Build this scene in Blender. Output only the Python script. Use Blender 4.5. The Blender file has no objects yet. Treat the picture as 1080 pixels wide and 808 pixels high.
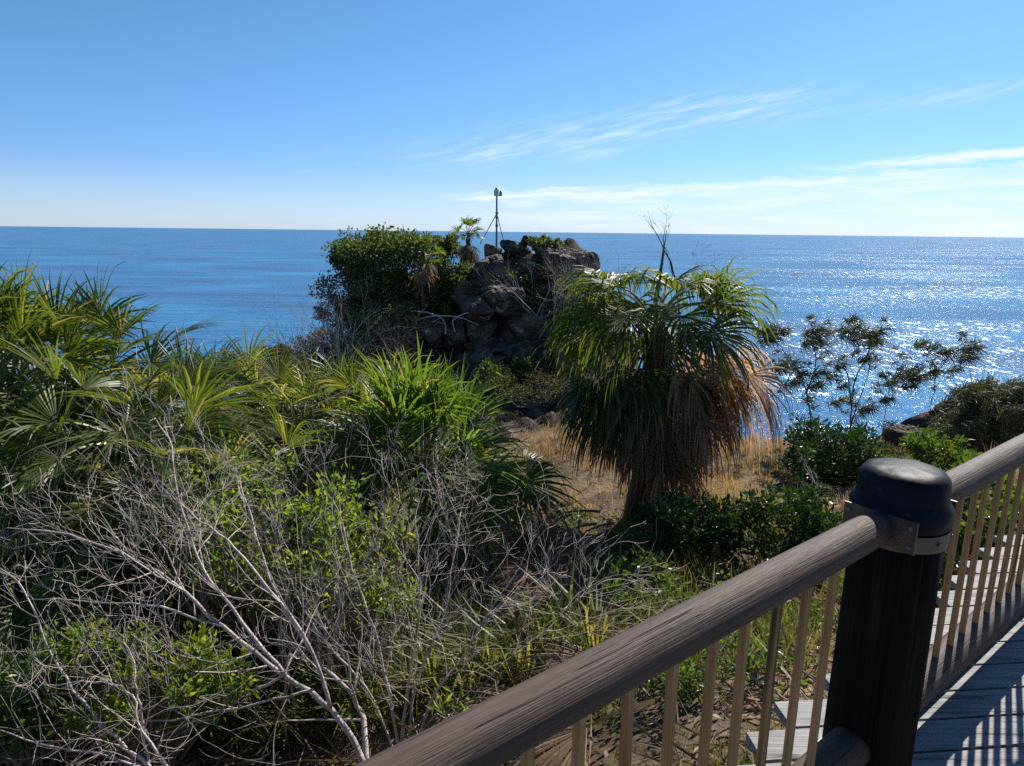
import bpy, math, random
import numpy as np
from mathutils import Vector, Matrix, noise
rnd = random.Random(11)
C = bpy.context.scene.collection
sc = bpy.context.scene
V3 = Vector
R_ = math.radians
def mix(a, b, t): return a + (b - a) * t
def sst(a, b, x):
    t = max(0.0, min(1.0, (x - a) / (b - a))); return t * t * (3 - 2 * t)
def U(a, b): return rnd.uniform(a, b)

# ------------------------------------------------------------------ camera (24 mm lens, eye 1.62 m above the deck)
H = 1.62; FPX = 720.0
PITCH = math.atan(160 / FPX); ROLL = math.atan(12 / 1080)
cam_d = bpy.data.cameras.new('camera'); cam = bpy.data.objects.new('camera', cam_d); C.objects.link(cam)
cam.location = (0, 0, H)
fw = V3((0, math.cos(PITCH), -math.sin(PITCH))); rt = V3((1, 0, 0)); up = V3((0, math.sin(PITCH), math.cos(PITCH)))
c_, s_ = math.cos(ROLL), math.sin(ROLL)
rt2 = rt * c_ + up * s_; up2 = up * c_ - rt * s_
cam.matrix_world = Matrix.Translation((0, 0, H)) @ Matrix((rt2, up2, -fw)).transposed().to_4x4()
cam_d.sensor_width = 36; cam_d.lens = 36 * FPX / 1080; cam_d.clip_start = 0.05; cam_d.clip_end = 200000
sc.camera = cam
def ray(u, v): return rt2 * ((u - 540) / FPX) - up2 * ((v - 404) / FPX) + fw
def at(u, v, Y):                         # point of the place seen at (u, v) when it stands Y metres ahead
    d = ray(u, v); return V3((0, 0, H)) + d * (Y / d.y)

# ------------------------------------------------------------------ terrain
def fbm(x, y, s, o=4): return noise.fractal(V3((x * s, y * s, 3.7)), 1.0, 2.0, o)
def land(x, y):
    a = -0.62 - 0.2 * max(0, min(y, 9) - 2) - 0.1 * max(0, y - 9)
    a -= 0.75 * sst(1.8, -1.8, x) * sst(-2, 4, y)
    yc = 12.5 + 2.2 * math.exp(-((x - 1.5) / 3.5) ** 2) - 0.9 * sst(3, 9, x)
    a -= 0.95 * max(0, y - yc) * sst(yc, yc + 2.5, y)
    xr = 10.5 + 0.1 * y
    a -= 1.0 * max(0, x - xr) * sst(xr, xr + 3, x) * sst(4, 9, y)
    a -= 0.8 * max(0, -x - 13)
    neck = -9.2 - 1.5 * max(0, abs(x + 4) - 10 - 0.0 * y) - 1.4 * max(0, y - 56)
    hd = -9.0 + 8.3 * math.exp(-((x - 1.0) / 6.6) ** 2 - ((y - 48.4) / 6.2) ** 2) + 4.6 * math.exp(-((x + 8.5) / 4.5) ** 2 - ((y - 48) / 7) ** 2)
    hd += 3.1 * math.exp(-((x - 5.0) / 2.6) ** 2 - ((y - 48.5) / 3.2) ** 2)
    hd -= 1.5 * max(0, abs(x + 4.5) - 12.5) + 1.4 * max(0, y - 58)
    r = math.hypot((x - 22.5) / 1.2, y - 32)
    rk = -7.4 - 1.0 * max(0, r - 1.8)
    h = max(a, neck, hd, rk)
    n = fbm(x, y, 0.35) * 0.14 + fbm(x + 9, y, 1.5, 3) * 0.045
    far = sst(14, 24, y)
    n += far * (fbm(x, y + 5, 0.16) * 0.7 + abs(fbm(x, y, 0.45)) * 0.9 + abs(fbm(x + 7, y, 1.3, 3)) * .35)
    return max(h + n, -60)
def hit(u, v, y0=1.5, y1=60):
    d = ray(u, v); t = y0 / d.y
    while t * d.y < y1:
        p = V3((0, 0, H)) + d * t
        if p.z <= land(p.x, p.y): return p
        t += 0.03 / max(d.y, .2)
    return p
def on(x, y): return V3((x, y, land(x, y)))

# ------------------------------------------------------------------ mesh helpers
class MB:
    def __init__(s): s.v = []; s.f = []; s.a = []
    def add(s, vs, fs, att=0.0):
        o = len(s.v); s.v.extend(vs)
        s.a.extend(att if isinstance(att, list) else [att] * len(vs))
        s.f.extend([tuple(i + o for i in f) for f in fs])
    def build(s, name, mat, parent=None, smooth=False, base=None):
        me = bpy.data.meshes.new(name)
        b = base if base is not None else (parent_base(parent) if parent else V3((0, 0, 0)))
        me.from_pydata([(p[0] - b[0], p[1] - b[1], p[2] - b[2]) for p in s.v], [], s.f)
        if any(s.a):
            at_ = me.attributes.new('dry', 'FLOAT', 'POINT'); at_.data.foreach_set('value', s.a)
        me.materials.append(mat)
        if smooth: me.polygons.foreach_set('use_smooth', [True] * len(me.polygons))
        o = bpy.data.objects.new(name, me); C.objects.link(o)
        if parent: o.parent = parent
        else: o.location = b
        return o
BASES = {}
def parent_base(p):
    b = V3((0, 0, 0))
    while p is not None: b = b + p.location; p = p.parent
    return b
def tag(o, label=None, cat=None, group=None, kind=None):
    if label: o['label'] = label
    if cat: o['category'] = cat
    if group: o['group'] = group
    if kind: o['kind'] = kind
    return o
def thing(name, label, cat, loc, group=None):
    o = bpy.data.objects.new(name, None); C.objects.link(o); o.location = loc; o.empty_display_size = .1
    return tag(o, label, cat, group)

def tube(mb, pts, rads, n=5, att=0.0, cap=True):
    k = len(pts); vs = []; prev = None
    for i in range(k):
        t = (pts[min(i + 1, k - 1)] - pts[max(i - 1, 0)]).normalized()
        if prev is None:
            a = V3((0, 0, 1)) if abs(t.z) < .9 else V3((1, 0, 0))
            s = t.cross(a).normalized()
        else:
            s = prev - t * prev.dot(t)
            s = s.normalized() if s.length > 1e-6 else t.orthogonal().normalized()
        prev = s; b = t.cross(s)
        for j in range(n):
            an = 2 * math.pi * j / n
            vs.append(pts[i] + (s * math.cos(an) + b * math.sin(an)) * rads[i])
    fs = []
    for i in range(k - 1):
        for j in range(n):
            fs.append((i * n + j, i * n + (j + 1) % n, (i + 1) * n + (j + 1) % n, (i + 1) * n + j))
    if cap: fs.append(tuple((k - 1) * n + j for j in range(n))); fs.append(tuple(reversed(range(n))))
    mb.add(vs, fs, att)
def box(mb, o, ax, ay, az):              # box from a corner and three edge vectors
    vs = [o, o + ax, o + ax + ay, o + ay, o + az, o + ax + az, o + ax + ay + az, o + ay + az]
    fs = [(0, 3, 2, 1), (4, 5, 6, 7), (0, 1, 5, 4), (1, 2, 6, 5), (2, 3, 7, 6), (3, 0, 4, 7)]
    mb.add(vs, fs)
def lathe(mb, c, prof, n=40, wob=0.0):
    vs = []
    for (r, z) in prof:
        for j in range(n):
            a = 2 * math.pi * j / n
            w = 1 + wob * noise.noise(V3((math.cos(a) * 1.7, math.sin(a) * 1.7, z * 6)))
            vs.append(V3((c[0] + r * w * math.cos(a), c[1] + r * w * math.sin(a), c[2] + z + wob * .25 * min(1, r / .12) ** 2 * noise.noise(V3((math.cos(a) * 2, math.sin(a) * 2, r * 9))))))
    fs = []
    for i in range(len(prof) - 1):
        for j in range(n):
            fs.append((i * n + j, i * n + (j + 1) % n, (i + 1) * n + (j + 1) % n, (i + 1) * n + j))
    fs.append(tuple(reversed(range(n)))); fs.append(tuple((len(prof) - 1) * n + j for j in range(n)))
    mb.add(vs, fs)

# ------------------------------------------------------------------ materials
def newmat(name):
    m = bpy.data.materials.new(name); m.use_nodes = True
    nt = m.node_tree; nt.nodes.clear()
    return m, nt, nt.nodes, nt.links
def ramp(N, stops):
    r = N.new('ShaderNodeValToRGB'); e = r.color_ramp.elements
    while len(e) > 1: e.remove(e[-1])
    e[0].position = stops[0][0]; e[0].color = (*stops[0][1], 1)
    for p, c in stops[1:]:
        q = e.new(p); q.color = (*c, 1)
    return r
def leafmat(name, stops, dry=(.27, .205, .105), trans=.4, rough=.42, spec=.4, tint=(1.35, 1.25, .55), big=0.9):
    m, nt, N, L = newmat(name)
    geo = N.new('ShaderNodeNewGeometry'); at_ = N.new('ShaderNodeAttribute'); at_.attribute_name = 'dry'
    tc = N.new('ShaderNodeNewGeometry'); nz = N.new('ShaderNodeTexNoise'); nz.inputs['Scale'].default_value = big
    L.new(tc.outputs['Position'], nz.inputs['Vector'])
    ad = N.new('ShaderNodeMath'); ad.operation = 'MULTIPLY_ADD'; ad.inputs[1].default_value = .75
    L.new(geo.outputs['Random Per Island'], ad.inputs[0])
    m2 = N.new('ShaderNodeMath'); m2.operation = 'MULTIPLY'; m2.inputs[1].default_value = .35
    L.new(nz.outputs['Fac'], m2.inputs[0]); L.new(m2.outputs[0], ad.inputs[2])
    r = ramp(N, stops); L.new(ad.outputs[0], r.inputs['Fac'])
    mx = N.new('ShaderNodeMix'); mx.data_type = 'RGBA'; mx.inputs['B'].default_value = (*dry, 1)
    L.new(at_.outputs['Fac'], mx.inputs['Factor']); L.new(r.outputs['Color'], mx.inputs['A'])
    p = N.new('ShaderNodeBsdfPrincipled'); p.inputs['Roughness'].default_value = rough; p.inputs['Specular IOR Level'].default_value = spec
    L.new(mx.outputs['Result'], p.inputs['Base Color'])
    tl = N.new('ShaderNodeBsdfTranslucent')
    tm = N.new('ShaderNodeMix'); tm.data_type = 'RGBA'; tm.blend_type = 'MULTIPLY'; tm.inputs['Factor'].default_value = 1
    tm.inputs['B'].default_value = (*tint, 1); L.new(mx.outputs['Result'], tm.inputs['A']); L.new(tm.outputs['Result'], tl.inputs['Color'])
    ms = N.new('ShaderNodeMixShader'); ms.inputs[0].default_value = trans
    L.new(p.outputs[0], ms.inputs[1]); L.new(tl.outputs[0], ms.inputs[2])
    o = N.new('ShaderNodeOutputMaterial'); L.new(ms.outputs[0], o.inputs['Surface'])
    return m
def noisemat(name, stops, scale=(4, 4, 4), detail=6, rough=.8, spec=.3, bump=.4, bscale=30, bdist=.01, coord='Object', metal=0, dist=0, extra=None, hump=None):
    m, nt, N, L = newmat(name)
    if coord == 'World':
        g = N.new('ShaderNodeNewGeometry'); src = g.outputs['Position']
    else:
        g = N.new('ShaderNodeTexCoord'); src = g.outputs['Object']
    mp = N.new('ShaderNodeMapping'); mp.inputs['Scale'].default_value = scale; L.new(src, mp.inputs['Vector'])
    nz = N.new('ShaderNodeTexNoise'); nz.inputs['Scale'].default_value = 1; nz.inputs['Detail'].default_value = detail; nz.inputs['Roughness'].default_value = .62; nz.inputs['Distortion'].default_value = dist
    L.new(mp.outputs[0], nz.inputs['Vector'])
    r = ramp(N, stops); L.new(nz.outputs['Fac'], r.inputs['Fac']); col = r.outputs['Color']
    p = N.new('ShaderNodeBsdfPrincipled'); p.inputs['Roughness'].default_value = rough; p.inputs['Specular IOR Level'].default_value = spec; p.inputs['Metallic'].default_value = metal
    mp2 = N.new('ShaderNodeMapping'); mp2.inputs['Scale'].default_value = tuple(q * bscale for q in (scale if hump is None else hump)); L.new(src, mp2.inputs['Vector'])
    n2 = N.new('ShaderNodeTexNoise'); n2.inputs['Scale'].default_value = 1; n2.inputs['Detail'].default_value = 5; L.new(mp2.outputs[0], n2.inputs['Vector'])
    if extra:                              # sparse second colour (lichen, cracks, stains)
        col2, sc2, lo, hi = extra
        mp3 = N.new('ShaderNodeMapping'); mp3.inputs['Scale'].default_value = sc2; L.new(src, mp3.inputs['Vector'])
        n3 = N.new('ShaderNodeTexNoise'); n3.inputs['Scale'].default_value = 1; n3.inputs['Detail'].default_value = 5; L.new(mp3.outputs[0], n3.inputs['Vector'])
        mr = N.new('ShaderNodeMapRange'); mr.inputs['From Min'].default_value = lo; mr.inputs['From Max'].default_value = hi; L.new(n3.outputs['Fac'], mr.inputs['Value'])
        mx = N.new('ShaderNodeMix'); mx.data_type = 'RGBA'; mx.inputs['B'].default_value = (*col2, 1); L.new(mr.outputs[0], mx.inputs['Factor']); L.new(col, mx.inputs['A']); col = mx.outputs['Result']
    L.new(col, p.inputs['Base Color'])
    bp = N.new('ShaderNodeBump'); bp.inputs['Strength'].default_value = bump; bp.inputs['Distance'].default_value = bdist
    L.new(n2.outputs['Fac'], bp.inputs['Height']); L.new(bp.outputs[0], p.inputs['Normal'])
    o = N.new('ShaderNodeOutputMaterial'); L.new(p.outputs[0], o.inputs['Surface'])
    return m
M = {}
M['frond'] = leafmat('fan_palm_green', [(0, (.030, .055, .009)), (.35, (.062, .102, .014)), (.7, (.11, .15, .022)), (1, (.20, .20, .04))], trans=.58, spec=.38, rough=.42)
M['frond_deep'] = leafmat('deep_green_palm', [(0, (.016, .034, .008)), (.4, (.034, .066, .012)), (.75, (.065, .105, .018)), (1, (.14, .155, .035))], trans=.45, spec=.28, rough=.42)
M['frond_bright'] = leafmat('young_palm_green', [(0, (.04, .085, .012)), (.4, (.085, .155, .02)), (.75, (.14, .21, .03)), (1, (.26, .27, .06))], trans=.6, spec=.5)
M['frond_olive'] = leafmat('olive_palm_green', [(0, (.04, .07, .013)), (.4, (.085, .125, .024)), (.75, (.165, .19, .046)), (1, (.33, .30, .12))], trans=.58, spec=.38, rough=.42)
M['dead'] = leafmat('dead_frond_brown', [(0, (.07, .045, .028)), (.4, (.16, .105, .06)), (.75, (.27, .18, .10)), (1, (.38, .29, .18))], trans=.3, rough=.7, spec=.2, tint=(1.3, 1.0, .7))
M['dead_red'] = leafmat('dead_frond_russet', [(0, (.15, .09, .055)), (.4, (.30, .195, .12)), (.75, (.45, .32, .21)), (1, (.64, .51, .36))], trans=.62, rough=.65, spec=.25, tint=(1.15, .95, .72))
M['stalk'] = leafmat('frond_stalk', [(0, (.08, .11, .03)), (1, (.22, .21, .07))], trans=.1)
M['trunk'] = noisemat('palm_trunk_fibre', [(.3, (.025, .018, .012)), (.7, (.12, .085, .055))], (8, 8, 18), bump=.8, bscale=3, bdist=.02)
M['twig'] = noisemat('bare_grey_twig', [(.25, (.20, .155, .13)), (.5, (.42, .345, .305)), (.75, (.62, .54, .49))], (9, 9, 9), rough=.75, bscale=5, bump=.5, coord='World')
M['twig_dark'] = noisemat('dark_bark', [(.3, (.035, .028, .022)), (.7, (.12, .095, .075))], (9, 9, 9), bscale=5, coord='World')
M['twig_grey'] = noisemat('weathered_scrub_twig', [(.3, (.10, .08, .065)), (.7, (.27, .225, .185))], (3, 3, 3), bscale=5, coord='World')
M['leaf_yellow'] = leafmat('shrub_yellow_green', [(0, (.055, .12, .016)), (.45, (.115, .195, .026)), (.85, (.21, .27, .038)), (1, (.42, .33, .04))], trans=.6, rough=.45)
M['leaf_dark'] = leafmat('shrub_glossy_green', [(0, (.010, .028, .008)), (.5, (.024, .058, .013)), (1, (.055, .11, .022))], trans=.26, rough=.36, spec=.4)
M['leaf_mid'] = leafmat('shrub_mid_green', [(0, (.03, .065, .014)), (.5, (.06, .12, .02)), (1, (.15, .20, .04))], trans=.42, rough=.4)
M['leaf_far'] = leafmat('coastal_tree_green', [(0, (.028, .048, .014)), (.5, (.062, .098, .026)), (1, (.13, .16, .048))], trans=.45, rough=.5)
M['leaf_olive'] = leafmat('scrub_olive', [(0, (.045, .042, .022)), (.5, (.085, .08, .038)), (1, (.15, .135, .07))], trans=.3, rough=.6)
M['needle'] = leafmat('casuarina_needles', [(0, (.030, .040, .020)), (.5, (.06, .075, .035)), (1, (.11, .12, .06))], trans=.3, rough=.55)
M['grass'] = leafmat('dry_golden_grass', [(0, (.11, .11, .035)), (.3, (.26, .175, .07)), (.65, (.40, .275, .125)), (1, (.52, .39, .21))], trans=.4, rough=.6, tint=(1.15, 1.0, .72), big=.7)
M['grass_green'] = leafmat('green_grass_weeds', [(0, (.04, .065, .015)), (.5, (.09, .115, .028)), (1, (.22, .20, .07))], trans=.4, rough=.5, big=1.5)
M['litter'] = leafmat('dry_leaf_litter', [(0, (.045, .033, .022)), (.4, (.12, .085, .055)), (.75, (.25, .18, .12)), (1, (.42, .33, .24))], trans=.15, rough=.75, spec=.2)
M['rock'] = noisemat('dark_coastal_rock', [(.3, (.020, .0145, .0105)), (.5, (.070, .052, .039)), (.72, (.20, .155, .118))], (.9, .9, .9), detail=9, rough=.85, bump=1, bscale=3, bdist=.3, coord='World', extra=((.33, .31, .27), (1.6, 1.6, 1.6), .60, .70))
M['rock_warm'] = noisemat('warm_brown_rock', [(.3, (.035, .026, .021)), (.5, (.11, .08, .062)), (.75, (.25, .19, .15))], (1.1, 1.1, 1.1), detail=9, rough=.85, bump=1, bscale=3, bdist=.25, coord='World', extra=((.36, .33, .29), (1.6, 1.6, 1.6), .58, .68))
GROUND_ = noisemat('dry_soil', [(.25, (.035, .025, .017)), (.45, (.085, .062, .04)), (.6, (.16, .118, .075)), (.78, (.27, .21, .135))], (.8, .8, .8), detail=10, rough=.95, spec=.1, bump=1, bscale=14, bdist=.05, coord='World', extra=((.05, .065, .022), (.35, .35, .35), .54, .66))
M['rock_brown'] = noisemat('dark_brown_cliff_rock', [(.3, (.014, .010, .008)), (.5, (.045, .032, .025)), (.72, (.11, .08, .062))], (.9, .9, .9), detail=9, rough=.9, spec=.15, bump=1, bscale=3, bdist=.3, coord='World')
for mname in ('rock', 'rock_warm', 'rock_brown'):      # fracture lines in the rock
    nt = M[mname].node_tree; bpn = [n for n in nt.nodes if n.type == 'BUMP'][0]; prn = [n for n in nt.nodes if n.type == 'BSDF_PRINCIPLED'][0]
    gg = nt.nodes.new('ShaderNodeNewGeometry'); mpv = nt.nodes.new('ShaderNodeMapping'); mpv.inputs['Scale'].default_value = (.6, .6, .75); mpv.inputs['Rotation'].default_value = (.3, .25, .4)
    wn = nt.nodes.new('ShaderNodeTexNoise'); wn.inputs['Scale'].default_value = 1.2; wn.inputs['Detail'].default_value = 4; nt.links.new(gg.outputs['Position'], wn.inputs['Vector'])
    va = nt.nodes.new('ShaderNodeVectorMath'); va.operation = 'MULTIPLY_ADD'; va.inputs[1].default_value = (.7, .7, .7); nt.links.new(wn.outputs['Color'], va.inputs[0]); nt.links.new(gg.outputs['Position'], va.inputs[2]); nt.links.new(va.outputs[0], mpv.inputs['Vector'])
    vo = nt.nodes.new('ShaderNodeTexVoronoi'); vo.feature = 'DISTANCE_TO_EDGE'; vo.inputs['Scale'].default_value = 1; nt.links.new(mpv.outputs[0], vo.inputs['Vector'])
    mr = nt.nodes.new('ShaderNodeMapRange'); mr.inputs['From Min'].default_value = 0; mr.inputs['From Max'].default_value = .07; nt.links.new(vo.outputs['Distance'], mr.inputs['Value'])
    b2 = nt.nodes.new('ShaderNodeBump'); b2.inputs['Strength'].default_value = 1; b2.inputs['Distance'].default_value = .14; nt.links.new(mr.outputs[0], b2.inputs['Height']); nt.links.new(bpn.outputs[0], b2.inputs['Normal']); nt.links.new(b2.outputs[0], prn.inputs['Normal'])
M['ground'] = GROUND_
nt = GROUND_.node_tree; pn = [n for n in nt.nodes if n.type == 'BSDF_PRINCIPLED'][0]
src = pn.inputs['Base Color'].links[0].from_socket
g_ = nt.nodes.new('ShaderNodeNewGeometry'); sx_ = nt.nodes.new('ShaderNodeSeparateXYZ'); nt.links.new(g_.outputs['Position'], sx_.inputs[0])
mr_ = nt.nodes.new('ShaderNodeMapRange'); mr_.inputs['From Min'].default_value = 15; mr_.inputs['From Max'].default_value = 19; nt.links.new(sx_.outputs['Y'], mr_.inputs['Value'])
rk_ = nt.nodes.new('ShaderNodeTexNoise'); rk_.inputs['Scale'].default_value = 1.1; rk_.inputs['Detail'].default_value = 9; nt.links.new(g_.outputs['Position'], rk_.inputs['Vector'])
rr_ = ramp(nt.nodes, [(.35, (.016, .012, .0085)), (.52, (.055, .042, .031)), (.7, (.14, .11, .08))]); nt.links.new(rk_.outputs['Fac'], rr_.inputs['Fac'])
mx_ = nt.nodes.new('ShaderNodeMix'); mx_.data_type = 'RGBA'; nt.links.new(mr_.outputs[0], mx_.inputs['Factor']); nt.links.new(src, mx_.inputs['A']); nt.links.new(rr_.outputs['Color'], mx_.inputs['B']); nt.links.new(mx_.outputs['Result'], pn.inputs['Base Color'])
# weathered log rails: grain runs along local X, with long drying cracks
def woodmat(name, stops, crack, rough=.55, spec=.45, kq=.17, cr=(.60, .64), gs=(7.0, 420, 420)):
    m, nt, N, L = newmat(name)
    tc = N.new('ShaderNodeTexCoord'); src = tc.outputs['Object']
    def nz(scale, det=5, d=0):
        mp = N.new('ShaderNodeMapping'); mp.inputs['Scale'].default_value = scale; L.new(src, mp.inputs['Vector'])
        n = N.new('ShaderNodeTexNoise'); n.inputs['Scale'].default_value = 1; n.inputs['Detail'].default_value = det; n.inputs['Distortion'].default_value = d; L.new(mp.outputs[0], n.inputs['Vector']); return n.outputs['Fac']
    g = nz(gs, 7, .3); b = nz(tuple(q ** .6 * 1.2 for q in gs), 5); k = nz(tuple(q * kq for q in gs), 3, .5)
    ad = N.new('ShaderNodeMath'); ad.operation = 'MULTIPLY_ADD'; ad.inputs[1].default_value = .45; L.new(b, ad.inputs[0])
    s2 = N.new('ShaderNodeMath'); s2.operation = 'MULTIPLY'; s2.inputs[1].default_value = .6; L.new(g, s2.inputs[0]); L.new(s2.outputs[0], ad.inputs[2])
    r = ramp(N, stops); L.new(ad.outputs[0], r.inputs['Fac'])
    mr = N.new('ShaderNodeMapRange'); mr.inputs['From Min'].default_value = cr[0]; mr.inputs['From Max'].default_value = cr[1]; L.new(k, mr.inputs['Value'])
    mr2 = N.new('ShaderNodeMapRange'); mr2.inputs['From Min'].default_value = cr[1] + .03; mr2.inputs['From Max'].default_value = cr[1] + .0; L.new(k, mr2.inputs['Value'])
    mk = N.new('ShaderNodeMath'); mk.operation = 'MULTIPLY'; L.new(mr.outputs[0], mk.inputs[0]); L.new(mr2.outputs[0], mk.inputs[1])
    mx = N.new('ShaderNodeMix'); mx.data_type = 'RGBA'; mx.inputs['B'].default_value = (*crack, 1); L.new(mk.outputs[0], mx.inputs['Factor']); L.new(r.outputs['Color'], mx.inputs['A'])
    p = N.new('ShaderNodeBsdfPrincipled'); p.inputs['Roughness'].default_value = rough; p.inputs['Specular IOR Level'].default_value = spec
    L.new(mx.outputs['Result'], p.inputs['Base Color'])
    hs = N.new('ShaderNodeMath'); hs.operation = 'MULTIPLY_ADD'; hs.inputs[1].default_value = -1.6; L.new(mk.outputs[0], hs.inputs[0]); L.new(g, hs.inputs[2])
    bp = N.new('ShaderNodeBump'); bp.inputs['Strength'].default_value = .7; bp.inputs['Distance'].default_value = .004; L.new(hs.outputs[0], bp.inputs['Height']); L.new(bp.outputs[0], p.inputs['Normal'])
    o = N.new('ShaderNodeOutputMaterial'); L.new(p.outputs[0], o.inputs['Surface'])
    return m
M['log'] = woodmat('weathered_log', [(.22, (.030, .019, .0135)), (.52, (.062, .041, .031)), (.80, (.125, .090, .070))], (.010, .007, .006), spec=.2, rough=.62, kq=.2, cr=(.645, .66))
M['kerb'] = woodmat('dark_timber', [(.35, (.018, .013, .010)), (.65, (.06, .046, .037))], (.01, .008, .007), spec=.15)
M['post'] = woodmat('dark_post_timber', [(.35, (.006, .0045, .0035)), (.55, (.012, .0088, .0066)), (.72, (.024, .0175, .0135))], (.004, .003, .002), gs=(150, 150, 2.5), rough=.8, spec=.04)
M['baluster'] = woodmat('brown_baluster', [(.35, (.19, .10, .038)), (.65, (.39, .235, .105))], (.06, .04, .02), gs=(170, 170, 4), rough=.6, spec=.12)
M['deck'] = woodmat('grey_deck_board', [(.35, (.12, .112, .108)), (.52, (.22, .21, .20)), (.68, (.32, .305, .295))], (.09, .08, .075), gs=(5, 260, 260), cr=(.62, .65), rough=.7, spec=.25)
M['cap'] = noisemat('black_bitumen_cap', [(.3, (.003, .0036, .0065)), (.7, (.008, .0095, .015))], (6, 6, 6), rough=.5, spec=.07, bump=.5, bscale=6, bdist=.004, extra=((.035, .035, .037), (40, 40, 40), .58, .78))
M['steel'] = noisemat('galvanised_steel', [(.3, (.06, .05, .04)), (.7, (.14, .12, .10))], (12, 12, 12), rough=.5, metal=.75, bump=.15, bscale=4, bdist=.003, extra=((.14, .075, .035), (9, 9, 9), .58, .70))
M['steel_dark'] = noisemat('dull_grey_metal', [(.3, (.10, .11, .12)), (.7, (.19, .20, .21))], (5, 5, 5), rough=.5, metal=.5, bump=.1)
M['white_case'] = noisemat('pale_grey_plastic', [(.3, (.42, .42, .42)), (.7, (.55, .55, .54))], (5, 5, 5), rough=.5, bump=.05)
M['copper'] = leafmat('copper_leaf_base', [(0, (.33, .16, .09)), (1, (.45, .24, .15))], trans=.2, rough=.5)

# ------------------------------------------------------------------ sky and sun
SUN_AZ, SUN_EL = R_(35), R_(40)
w = bpy.data.worlds.new('World'); sc.world = w; w.use_nodes = True
N, L = w.node_tree.nodes, w.node_tree.links; N.clear()
sky = N.new('ShaderNodeTexSky'); sky.sky_type = 'NISHITA'; sky.sun_disc = False
sky.sun_elevation = SUN_EL; sky.sun_rotation = SUN_AZ
sky.altitude = 60; sky.air_density = 1.0; sky.dust_density = .25; sky.ozone_density = 3.0
def mth(op, a=None, b=None, c=None):
    n = N.new('ShaderNodeMath'); n.operation = op
    for i, q in enumerate((a, b, c)):
        if q is None: continue
        if isinstance(q, (int, float)): n.inputs[i].default_value = q
        else: L.new(q, n.inputs[i])
    return n.outputs[0]
def rng(x, a, b, lo=0, hi=1, smooth=True):
    n = N.new('ShaderNodeMapRange'); n.interpolation_type = 'SMOOTHSTEP' if smooth else 'LINEAR'
    n.inputs['From Min'].default_value = a; n.inputs['From Max'].default_value = b; n.inputs['To Min'].default_value = lo; n.inputs['To Max'].default_value = hi
    L.new(x, n.inputs['Value']); return n.outputs[0]
tc = N.new('ShaderNodeTexCoord'); sx = N.new('ShaderNodeSeparateXYZ'); L.new(tc.outputs['Generated'], sx.inputs[0])
az = mth('MULTIPLY', mth('ARCTAN2', sx.outputs['X'], sx.outputs['Y']), 57.2958)
el = mth('MULTIPLY', mth('ARCSINE', sx.outputs['Z']), 57.2958)
def cnoise(ax, ex, ca, ce, scale, det, rough=.55, dist=0.0, off=0.0):
    x = mth('ADD', mth('MULTIPLY', az, ca), mth('MULTIPLY', el, ax)); y = mth('ADD', mth('MULTIPLY', el, ce), mth('MULTIPLY', az, ex))
    cb = N.new('ShaderNodeCombineXYZ'); L.new(x, cb.inputs[0]); L.new(y, cb.inputs[1]); cb.inputs[2].default_value = off
    n = N.new('ShaderNodeTexNoise'); n.inputs['Scale'].default_value = scale; n.inputs['Detail'].default_value = det; n.inputs['Roughness'].default_value = rough; n.inputs['Distortion'].default_value = dist
    L.new(cb.outputs[0], n.inputs['Vector']); return n.outputs['Fac']
# long cirrus streak rising to the right
def streak(a0, e0, a1, e1, width, amp, thin, off):
    sl = (e1 - e0) / (a1 - a0)
    d = mth('SUBTRACT', el, mth('ADD', mth('MULTIPLY', mth('SUBTRACT', az, a0), sl), e0))
    wob = mth('MULTIPLY', mth('SUBTRACT', cnoise(0, 0, .10, .25, 1, 3, off=off), .5), 3.2)
    d = mth('ABSOLUTE', mth('ADD', d, wob))
    m = rng(d, 0, width, 1, 0)
    ends = mth('MULTIPLY', rng(az, a0 - 3, a0 + 6), rng(az, a1 - 6, a1 + 3, 1, 0))
    fib = rng(cnoise(.25, -sl * 1.9 - .18, .16, 1.9, 1, 6, .62, .6, off + 4), thin, thin + .5)
    return mth('MULTIPLY', mth('MULTIPLY', mth('MULTIPLY', m, ends), fib), amp)
c1 = streak(-9, 5.6, 24, 9.9, 2.4, .62, .34, 1.0)
c2 = streak(25, 8.4, 37, 9.9, 1.0, .5, .34, 7.0)
c3 = streak(-20, 4.6, -8, 5.4, 1.5, .2, .40, 13.0)
# low bank over the horizon: flat wisps with a ragged crest, thicker to the right
top = mth('ADD', rng(az, -9, 34, 2.9, 4.6, False), mth('MULTIPLY', mth('SUBTRACT', cnoise(0, 0, .35, .8, 1, 6, .6, off=3), .5), 1.9))
bank = rng(mth('SUBTRACT', el, top), -.12, .22, 1, 0)
body = mth('ADD', mth('MULTIPLY', rng(cnoise(0, .0, .14, 1.3, 1, 6, .6, .5, 5.0), .36, .66), .50), .30)
crest = rng(mth('SUBTRACT', el, top), -1.1, -.1, 0, 1)
crest = mth('MULTIPLY', crest, mth('MULTIPLY', rng(az, -6, 30, .1, .4), rng(cnoise(0, 0, .22, .8, 1, 4, .6, off=8), .38, .62)))
bank = mth('MULTIPLY', mth('MULTIPLY', mth('MULTIPLY', bank, rng(el, 0.0, 5.0, .8, 1)), mth('MAXIMUM', body, crest)), rng(az, -13, 3, 0, 1))
left = mth('MULTIPLY', mth('MULTIPLY', rng(el, 1.2, 2.6, 1, 0), rng(az, -32, -10, .05, .42)), rng(cnoise(0, 0, .10, 1.1, 1, 5, .6, .4, 9.0), .3, .65))
edge = mth('MULTIPLY', rng(mth('SUBTRACT', el, mth('ADD', mth('MULTIPLY', cnoise(0, 0, .5, .5, 1, 4, off=21), .7), .45)), -.1, .3, 1, 0), rng(az, 27, 33, 0, .75))
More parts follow.
